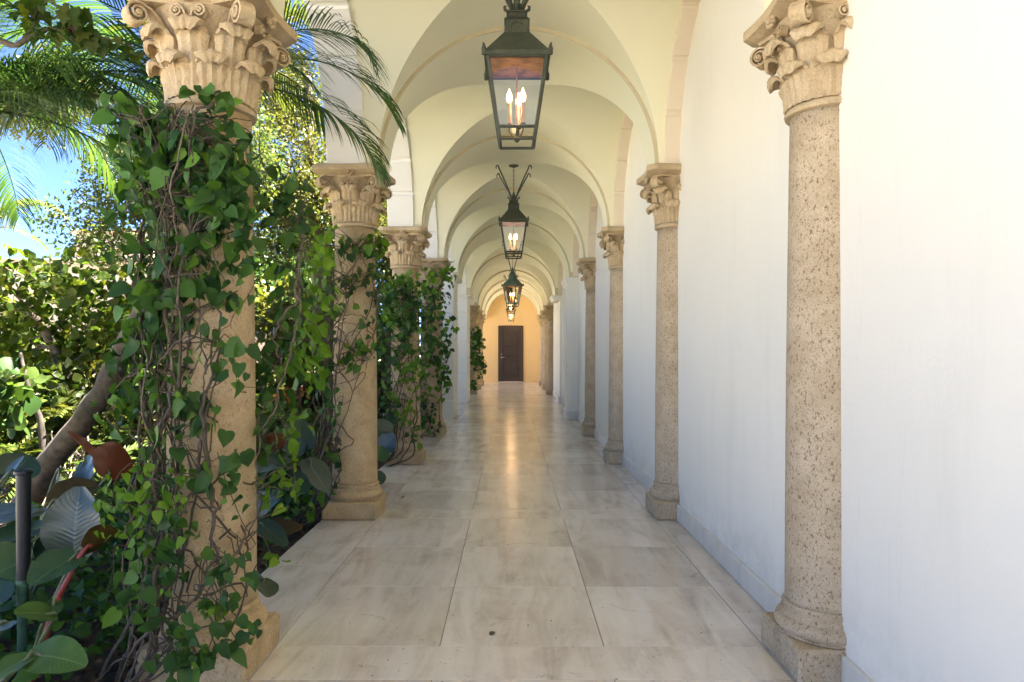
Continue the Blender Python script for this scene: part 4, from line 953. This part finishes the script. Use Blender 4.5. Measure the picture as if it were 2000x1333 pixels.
# --- palms
def frond_mesh(L, pairs, lf, droop, lean, m, seed, gravity=0.5, wid=0.016, rach=0.009):
    """a feather leaf that starts at the origin, runs along +x and bends down"""
    rs = np.random.default_rng(seed); n = 26; pos = np.zeros((n,3)); tan = np.zeros((n,3)); p = lean
    for i in range(n):
        tan[i] = (math.cos(p), 0.04*math.sin(i*0.2), math.sin(p)); p -= droop/n*(0.5+1.0*i/n)
        if i: pos[i] = pos[i-1]+tan[i-1]*L/(n-1)
    b = MB(); b.tube(pos, np.linspace(rach, rach*0.25, n), 5)
    V, Fq = [], []
    for k in range(pairs):
        t = 0.10+0.90*k/(pairs-1); f = t*(n-1); i = min(int(f), n-2); q = pos[i]+(pos[i+1]-pos[i])*(f-i); T = unit(tan[i][None])[0]
        sd_ = np.array((0,1,0.)); up = unit(np.cross(T, sd_)[None])[0]*-1
        if up[2] < 0: up = -up
        for s_ in (1,-1):
            l = lf*(0.55+0.45*math.sin(math.pi*min(1, t*0.9+0.12)))*rs.uniform(0.85,1.1)
            if t > 0.9: l *= 0.8
            d = unit((sd_*s_*(1.0-0.35*t)+T*(0.50+0.5*t)+up*rs.uniform(0.05,0.35))[None])[0]; c = q.copy(); st = []; gseg = 5
            for j in range(gseg):
                st.append(c.copy()); c = c+d*l/(gseg-1); d = d+np.array((0,0,-gravity*(0.55+0.25*j)*rs.uniform(0.8,1.2)))*0.6; d /= np.linalg.norm(d)
            w = unit(np.cross(d, (0.2*s_, 0, 1.0))[None])[0]; o = len(V)
            for j, c_ in enumerate(st):
                ww = wid*(0.55,1.0,0.9,0.6,0.08)[j]; V += [c_-w*ww*0.5, c_+w*ww*0.5]
            Fq += [(o+2*j, o+2*j+1, o+2*j+3, o+2*j+2) for j in range(gseg-1)]
    b.add(V, Fq); return b.mesh('frond', m, True)
def palm(label, hub, base, specs, variants, trunk_r=0.09, group='palms in the garden'):
    hub, base = np.asarray(hub,float), np.asarray(base,float)
    t = thing('palm', label, 'palm tree', base, group)
    b = MB(); Q = wobble([base, base*0.6+hub*0.4+(0.05,0,0), hub-(0,0,0.06)], 26, 0.03); rr = trunk_r*(1+0.12*np.sin(np.arange(26)*2.6)); rr[-3:] *= 1.25; b.tube(Q, rr, 12)
    b.build('trunk', M['bark'], t, base, smooth=True)
    for k, (az, sc, roll) in enumerate(specs):
        o = link('frond', variants[k % len(variants)], t, tuple(hub-base), (R(roll), 0, R(az)), (sc,)*3)
    return t
FD = [frond_mesh(1.55, 66, 0.42, 1.9, 0.55, M['palm'], 1, 0.55, 0.0135), frond_mesh(1.6, 66, 0.46, 2.3, 0.8, M['palm'], 2, 0.65, 0.0135), frond_mesh(1.45, 62, 0.44, 1.6, 0.25, M['palm'], 3, 0.7, 0.0135)]
FY = [frond_mesh(1.9, 40, 0.45, 1.9, 0.9, M['palm_lit'], 4, 0.4, 0.026), frond_mesh(1.8, 38, 0.42, 2.4, 1.2, M['palm_lit'], 5, 0.45, 0.026), frond_mesh(1.7, 38, 0.4, 1.5, 0.5, M['palm_lit'], 6, 0.4, 0.026)]
palm('date palm behind the nearest column, fronds arching right across the second arch', at(400,165,4.35), (-2.05,4.4,-0.1),
     [(8,.86,8),(-14,.86,-10),(30,.9,0),(-42,.72,10),(62,.95,-12),(95,.95,8),(130,.9,0),(160,.95,-8),(187,1.0,6),(205,.95,0),(230,.85,10),(-70,.7,-8),(345,.55,30)], FD)
palm('dark drooping palm at the left edge, fronds hanging in front of the sky', at(-80,215,4.0), (-3.3,4.0,-0.1),
     [(0,1.0,5),(-18,1.0,-8),(14,.95,10),(32,1.0,-4),(52,.95,0),(-38,.95,8),(78,.9,0),(110,.9,0),(150,.9,0),(190,.9,0),(230,.9,0),(-65,.85,0),(5,.8,-20),(-8,1.05,15),(24,1.05,-12),(42,1.1,12),(-28,.8,-14),(18,.75,24),(60,1.0,10)], [FD[0],FD[2],FD[1]])
palm('yellow green palm beyond the gap right of the nearest column', at(462,110,8.6), (-3.3,8.6,-0.1),
     [(a,1.0,r_) for a, r_ in ((10,0),(48,8),(85,-6),(120,10),(160,0),(200,-8),(240,5),(285,0),(320,8),(350,-12))], FY)
palm('far sunlit palm low at the left edge before the pink building', at(-28,455,17), (-12.8,17,-0.1),
     [(a,1.15,r_) for a, r_ in ((5,0),(40,8),(80,-6),(120,10),(160,0),(200,-8),(240,5),(285,0),(320,8),(345,-12),(22,15))], FY, 0.14)

# --- trees and shrubs with crowns of many leaves
def crown_points(blobs, n, sig, surf=0.6):
    wts = np.array([b_[3]*b_[4]*b_[5] for b_ in blobs])**0.8; wts = wts/wts.sum(); P, Nn, C = [], [], []
    for bl, w_ in zip(blobs, wts):
        k = max(4, int(n*w_/22)); c = ball(k, bl[:3], bl[3:6], surf); m_ = int(n*w_); idx = rng.integers(0, k, m_)
        q = c[idx]+rng.normal(size=(m_,3))*sig; P.append(q); C.append(c); Nn.append(unit(q-np.array(bl[:3]))*0.5+np.array((0,0,0.7))+rng.normal(size=(m_,3))*0.6)
    return np.concatenate(P), np.concatenate(Nn), np.concatenate(C)
def pxblob(px, py, d, rx, ry, rd): k = d/F; return (*at(px,py,d), rx*k, rd, ry*k)
def tree(name, label, cat, trunk, radii, blobs, n, leaf, temps, m, sig=0.16, nparts=300, nb=14, bark='bark', group=None, tip_down=0.3, mass='crown'):
    trunk = np.asarray(trunk,float); t = thing(name, label, cat, trunk[0], group); org = tuple(trunk[0])
    Q = wobble(trunk, 40, 0.04); b = MB(); b.tube(Q, np.interp(np.linspace(0,1,40), np.linspace(0,1,len(radii)), radii)*(1+0.06*np.sin(np.arange(40)*1.7)), 10); b.build('trunk', M[bark], t, org, smooth=True)
    P, Nn, C = crown_points(blobs, n, sig)
    pick = C[rng.choice(len(C), min(nb, len(C)), replace=False)]
    for c in pick:
        d = np.linalg.norm(Q-c, axis=1)+np.abs(Q[:,2]-c[2]+0.3)*0.4; j = int(np.argmin(d[10:]))+10; a = Q[j]; mid = (a+c)/2+np.array((0,0,-0.06*np.linalg.norm(c-a)))+rng.normal(size=3)*0.06
        r0 = max(0.008, 0.35*np.interp(j/39, np.linspace(0,1,len(radii)), radii)); b = MB(); b.tube(wobble([a,mid,c], 14, 0.05), np.linspace(r0, 0.004, 14), 6); b.build('branch', M[bark], t, org, smooth=True)
    T = rng.normal(size=(len(P),3))*0.7+np.array((0,0,-tip_down)); Sz = leaf*np.clip(rng.normal(1,0.25,len(P)),0.4,1.6)
    leaf_field(t, P, Nn, T, Sz, temps, m, nparts, 'leaf', mass)
    return t
# leaning trunk close to the bed, its fine crown overhead
tree('leaning_tree', 'leaning grey brown trunk rising from the philodendrons to the right', 'tree',
     [at(40,1010,5.9),at(90,905,5.8),at(155,820,5.7),at(205,740,5.6),at(255,640,5.5),at(305,545,5.4),at(360,430,5.3),at(400,250,5.3),at(400,-20,5.6)], [.11,.10,.09,.082,.074,.066,.06,.05,.035],
     [pxblob(400,-190,6.6,130,90,.6), pxblob(450,-150,6.8,90,80,.5)], 1500, 0.07, QUAD, M['leaf_tree'], 0.2, 0)
tree('round_leaf_shrub', 'sunlit round leaved small tree with forking twisted branches at the left', 'tree',
     [at(150,900,8.6),at(155,850,8.6),at(135,780,8.5),at(110,690,8.5),at(60,610,8.4),at(15,560,8.4)], [.10,.10,.085,.06,.045,.02],
     [pxblob(110,570,8.5,120,60,.7), pxblob(30,590,8.4,70,70,.6), pxblob(190,610,8.5,70,60,.6), pxblob(60,680,8.6,90,50,.6), pxblob(190,690,8.7,60,40,.5), pxblob(-60,640,8.5,90,110,.6)], 1500, 0.115, OVAL, M['leaf_shrub'], 0.13, 300, 16)
bt = MB(); 
tree('feathery_tree', 'fine leaved tree with lacy sprays hanging before the sky and the pink wing', 'tree',
     [at(420,900,12.5),at(410,700,12.5),at(385,480,12.3),at(330,330,12.2),at(260,250,12)], [.14,.12,.09,.06,.03],
     [pxblob(170,425,12,75,35,.8), pxblob(235,480,11.8,75,45,.8), pxblob(180,490,11.8,50,22,.6), pxblob(270,360,12.2,90,80,.9), pxblob(400,300,12.5,140,150,1.2), pxblob(230,330,12.2,60,60,.7)], 16000, 0.075, QUAD, M['leaf_tree'], 0.15, 0, 26)
tree('broad_tree', 'tall bright yellow green tree filling the gap between the first two columns', 'tree',
     [at(640,830,15.5),at(630,600,15.5),at(610,350,15.5),at(600,150,15.5)], [.2,.17,.13,.08],
     [pxblob(570,300,15.5,75,110,1.3), pxblob(620,420,15,70,80,1.2), pxblob(560,180,16,60,70,1.2), pxblob(680,380,15.5,60,80,1.2), pxblob(745,420,15.8,40,50,.9), pxblob(540,430,15.5,60,70,1.0)], 24000, 0.085, QUAD, M['leaf_yellow'], 0.18, 0, 20)
tree('small_crowned_tree', 'distant pale tree top showing alone against the blue sky at the left', 'tree',
     [at(-330,715,24),at(-240,420,24),at(-40,230,24),at(100,175,24)], [.16,.12,.07,.04],
     [pxblob(115,140,24,48,36,1.2), pxblob(90,190,24,60,40,1.2), pxblob(150,185,24,45,36,1.0), pxblob(40,210,24,70,50,1.4)], 9000, 0.13, QUAD, M['leaf_yellow'], 0.22, 0, 12)
tree('dense_tree', 'dark green rounded tree behind the sunlit bushes, left of the second column', 'tree',
     [at(560,800,19),at(555,650,19),at(545,520,19)], [.2,.18,.1], [pxblob(560,540,19,110,90,2), pxblob(470,560,19,110,90,2), pxblob(640,590,18.5,90,90,1.6), pxblob(400,600,19,100,80,1.6)], 18000, 0.13, QUAD, M['leaf_dark'], 0.25, 0, 14)
tree('far_leafy_tree', 'leafy tree seen through the gap beside the third capital', 'tree',
     [(-3.3,19.5,-.1),(-3.3,19.5,2.0),(-3.4,19.4,4.2)], [.16,.14,.08], [(-3.3,19.5,3.9,1.3,1.1,1.4),(-4.4,19.5,4.6,1.4,1.2,1.3),(-3.2,19.2,5.4,.9,.9,.8)], 15000, 0.11, QUAD, M['leaf_tree'], 0.2, 0, 12)
bushes = [('low bright bush at the left edge under the twisted branches', 40, 790, 7.8, 110, 70, .7, 'fern', .10, 1700),
    ('yellow green bush behind the leaning trunk', 250, 770, 9.5, 80, 60, .7, 'leaf_yellow', .09, 1800),
    ('bush with small leaves standing behind the nearest column', 430, 760, 8.5, 80, 70, .7, 'leaf_shrub', .085, 1900),
    ('light green bush seen through the gap at the height of the vine', 575, 630, 9.2, 75, 80, .7, 'leaf_yellow', .085, 1300),
    ('low lime bush before the pale path, right of the nearest column', 580, 760, 11.5, 70, 38, .7, 'leaf_yellow', .08, 2400),
    ('bush with feathery bright foliage above the dark philodendron leaves', 590, 840, 6.6, 60, 30, .45, 'fern', .07, 900),
    ('tall thin bush close behind the second column', 690, 640, 10.0, 50, 110, .7, 'leaf_shrub', .085, 2300),
    ('shaded bush filling the space behind the third column', 735, 700, 12.2, 45, 80, .7, 'leaf_dark', .10, 2400),
    ('shrub with dark glossy leaves at the far left edge', -20, 735, 5.2, 40, 45, .25, 'leaf_dark', .11, 160),
    ('rounded bush in front of the pink wing, left of the vine', 215, 660, 13, 80, 55, .9, 'leaf_yellow', .09, 2300),
    ('bush between the leaning trunk and the nearest column', 310, 690, 8.0, 60, 90, .6, 'leaf_shrub', .09, 1500),
    ('broad bush across the path at the foot of the pink wing', 90, 700, 17, 110, 45, 1.2, 'leaf_shrub', .12, 2200)]
for lb_, px, py, d, rx, ry, rd, mk, lf, n in bushes:
    c = at(px, py, d); base = np.array((c[0], c[1], -0.12)); k = d/F
    tree('garden_bush', lb_, 'bush', [base, base*0.5+c*0.5, c], [.03,.025,.015], [pxblob(px,py,d,rx,ry,rd), (c[0], c[1], max(0.25, c[2]-ry*k*.8), rx*k*.8, rd*.8, max(.25, ry*k*.5))], n, lf, OVAL, M[mk], 0.09, 120 if d < 12 else 0, 9, group='bushes in the sunlit garden')
# bougainvillea spray against the sky, rooted outside the frame
sp = [(-3.15,3.3,-0.1),(-3.1,3.3,1.6),at(-60,120,3.4),at(45,88,3.4),at(90,66,3.4),at(135,58,3.4),at(190,70,3.4),at(262,92,3.4)]
tb = thing('flowering_climber', 'thin arching spray of pointed leaves with a pink bract against the sky', 'climber', sp[0])
b = MB(); b.tube(wobble(sp, 60, 0.02), np.linspace(0.022,0.0025,60), 6); b.build('stem', M['stem'], tb, sp[0], smooth=True)
sp2 = [at(45,88,3.4),at(70,45,3.35),at(60,10,3.3),at(40,-60,3.3)]; b = MB(); b.tube(wobble(sp2, 20, 0.02), 0.004, 5); b.build('stem', M['stem'], tb, sp[0], smooth=True)
cl = [(60,20,3.35,40,20,.1,9),(100,8,3.3,60,20,.12,12),(120,50,3.4,20,14,.05,7),(150,65,3.4,30,14,.05,12),(185,75,3.4,14,12,.04,5),(225,85,3.4,20,14,.05,5),(255,100,3.4,10,10,.03,4),(75,60,3.4,14,10,.04,4),(150,20,3.3,22,22,.08,8)]
P = np.concatenate([ball(c[6], at(*c[:3]), (c[3]*c[2]/F, c[5], c[4]*c[2]/F), .3) for c in cl]); n = len(P)
leaf_field(tb, P, rng.normal(size=(n,3))*.5+np.array((0,-.8,.3)), rng.normal(size=(n,3))*.5+np.array((0,0,-.8)), 0.068*np.clip(rng.normal(1,.2,n),.5,1.4), LOBED, M['leaf_shrub'], 200)
P = ball(7, at(137,57,3.37), (.015,.01,.012), .2); leaf_field(tb, P, rnd_unit(7), rnd_unit(7), np.full(7,.022), HEART, M['pink'], 0, mass='pink_bract')

# --- ferns and cycads in the sun
def fern_proto(seed, m):
    return [frond_mesh(0.62, 20, 0.13, 1.3+0.3*k, 1.05-0.2*k, m, seed+k, 0.15, 0.022, 0.005) for k in range(3)]
FE = fern_proto(40, M['fern']); FE2 = fern_proto(50, M['palm_lit'])
spots = [(150,760,7.6,1.2,'cycad rosette with stiff yellow green leaves below the twisted branches'),(75,880,6.8,1.15,'fern beside the foot of the leaning trunk, on its left'),(20,840,7.2,1.1,'fern at the left edge under the bright bush'),
    (215,850,8.0,1.1,'fern right of the leaning trunk, near its middle'),(265,880,7.4,1.0,'fern low behind the rust red leaf'),(180,905,7.0,1.0,'fern directly behind the rust red leaf'),(300,830,9.5,1.1,'fern partly hidden by the hanging vine, farther back'),
    (230,910,6.4,1.0,'fern close to the vine at the left of the nearest column'),(120,830,9.2,1.2,'fern behind the leaning trunk in full sun'),(40,780,9.8,1.2,'far fern at the left edge'),(540,800,8.0,1.0,'fern in the gap right of the nearest column'),(600,860,6.8,.9,'fern above the shaded leaves, left of the second column'),
    (560,835,9.6,1.0,'fern by the orange flowers in the gap'),(330,900,6.6,.9,'fern just behind the nearest column'),(640,820,8.8,.9,'fern close left of the second column'),(90,760,11.0,1.3,'fern at the edge of the pale path')]
for i, (px, py, d, sc, lb_) in enumerate(spots):
    c = at(px, py, d); c[2] = min(max(c[2]-0.35, -0.08), 0.45); t = thing('fern', lb_, 'fern', (c[0], c[1], -0.1), 'ferns in the sunlit bed')
    MB().tube([(c[0],c[1],-0.12),(c[0],c[1],c[2]+.02)], [.05,.035], 8).build('stem', M['bark'], t, (c[0],c[1],-0.1))
    for k in range(15):
        link('frond', (FE if i % 3 else FE2)[k % 3], t, (0,0,c[2]+0.1), (rng.normal()*.1,0,k*2.4+rng.normal()*.2), (sc*rng.uniform(.8,1.15),)*3)
# the stilt rooted stem left of the leaning trunk
rb = at(85,930,6.9); rb[2] = -0.1; t = thing('aerial_root_plant', 'pale stem on a tangle of stilt roots left of the leaning trunk', 'plant', rb)
MB().tube(wobble([rb, at(80,860,6.9), at(66,780,6.9), at(40,690,7.0)], 20, .03), np.linspace(.045,.012,20), 9).build('trunk', M['bark_dark'], t, tuple(rb), smooth=True)
for k in range(22):
    a = at(rng.uniform(75,175), rng.uniform(840,880), 6.9+rng.normal()*.1); e_ = at(rng.uniform(70,200), rng.uniform(920,970), 6.8+rng.normal()*.15)
    MB().tube(wobble([a,(a+e_)/2+rng.normal(size=3)*.04,e_], 9, .04), .007, 5).build('root', M['bark_pale'], t, tuple(rb), smooth=True)
n = 60; P = ball(n, at(565,770,10.6), (.30,.3,.10), .2); o = thing('orange_flowers', 'patch of small orange flowers beyond the gap beside the second column', 'flowers', at(565,795,10.6))
leaf_field(o, P, rnd_unit(n), rnd_unit(n), np.full(n,.07), HEART, M['orange'], 0, mass='blossoms')

# --- irrigation riser
rx = at(46,1000,2.6); t = thing('irrigation_riser', 'black capped tube on a faded green pipe, upright in the lower left corner', 'pipe', (rx[0],2.6,-0.12)); O = (rx[0],2.6,-0.12)
z = lambda py: 1.25-(py-688)*2.6/F
b = MB(); b.lathe([(0.0225,z(1132)),(0.0235,z(1120)),(0.0225,z(1100)),(0.0245,z(930)),(0.0245,z(926))], 20, (rx[0],2.6,0)); b.build('tube', M['black'], t, O, sharp=40)
b = MB(); b.lathe([(0.026,z(927)),(0.031,z(925)),(0.031,z(920)),(0.027,z(918)),(0.016,z(917.5)),(0.015,z(919))], 20, (rx[0],2.6,0)); b.build('cap', M['black'], t, O, sharp=40)
b = MB(); b.lathe([(0.017,-0.12),(0.017,z(1175)),(0.021,z(1172)),(0.021,z(1136)),(0.019,z(1131))], 16, (rx[0]-0.004,2.6,0)); b.build('pipe', M['green_pipe'], t, O, sharp=40)
# --- small dry leaves dropped on the floor
for (px, py, lb_) in ((790,972,'tiny dry leaf on the floor beside the second garden column'),(888,848,'tiny dry leaf on the floor near the fourth garden column'),(965,1237,'tiny dry leaf on the large middle slab in front')):
    d = F*1.25/(py-688); c = at(px,py,d); me = raw_mesh('fallen_leaf', OVAL[1][0]*0.035+np.array((0,0,0.006)), OVAL[1][1], M['dry_leaf'])
    o = link('fallen_leaf', me, None, (c[0],c[1],0.001), (0,0,rng.uniform(0,6))); tagged(o, lb_, 'leaf', 'dry leaves on the floor')
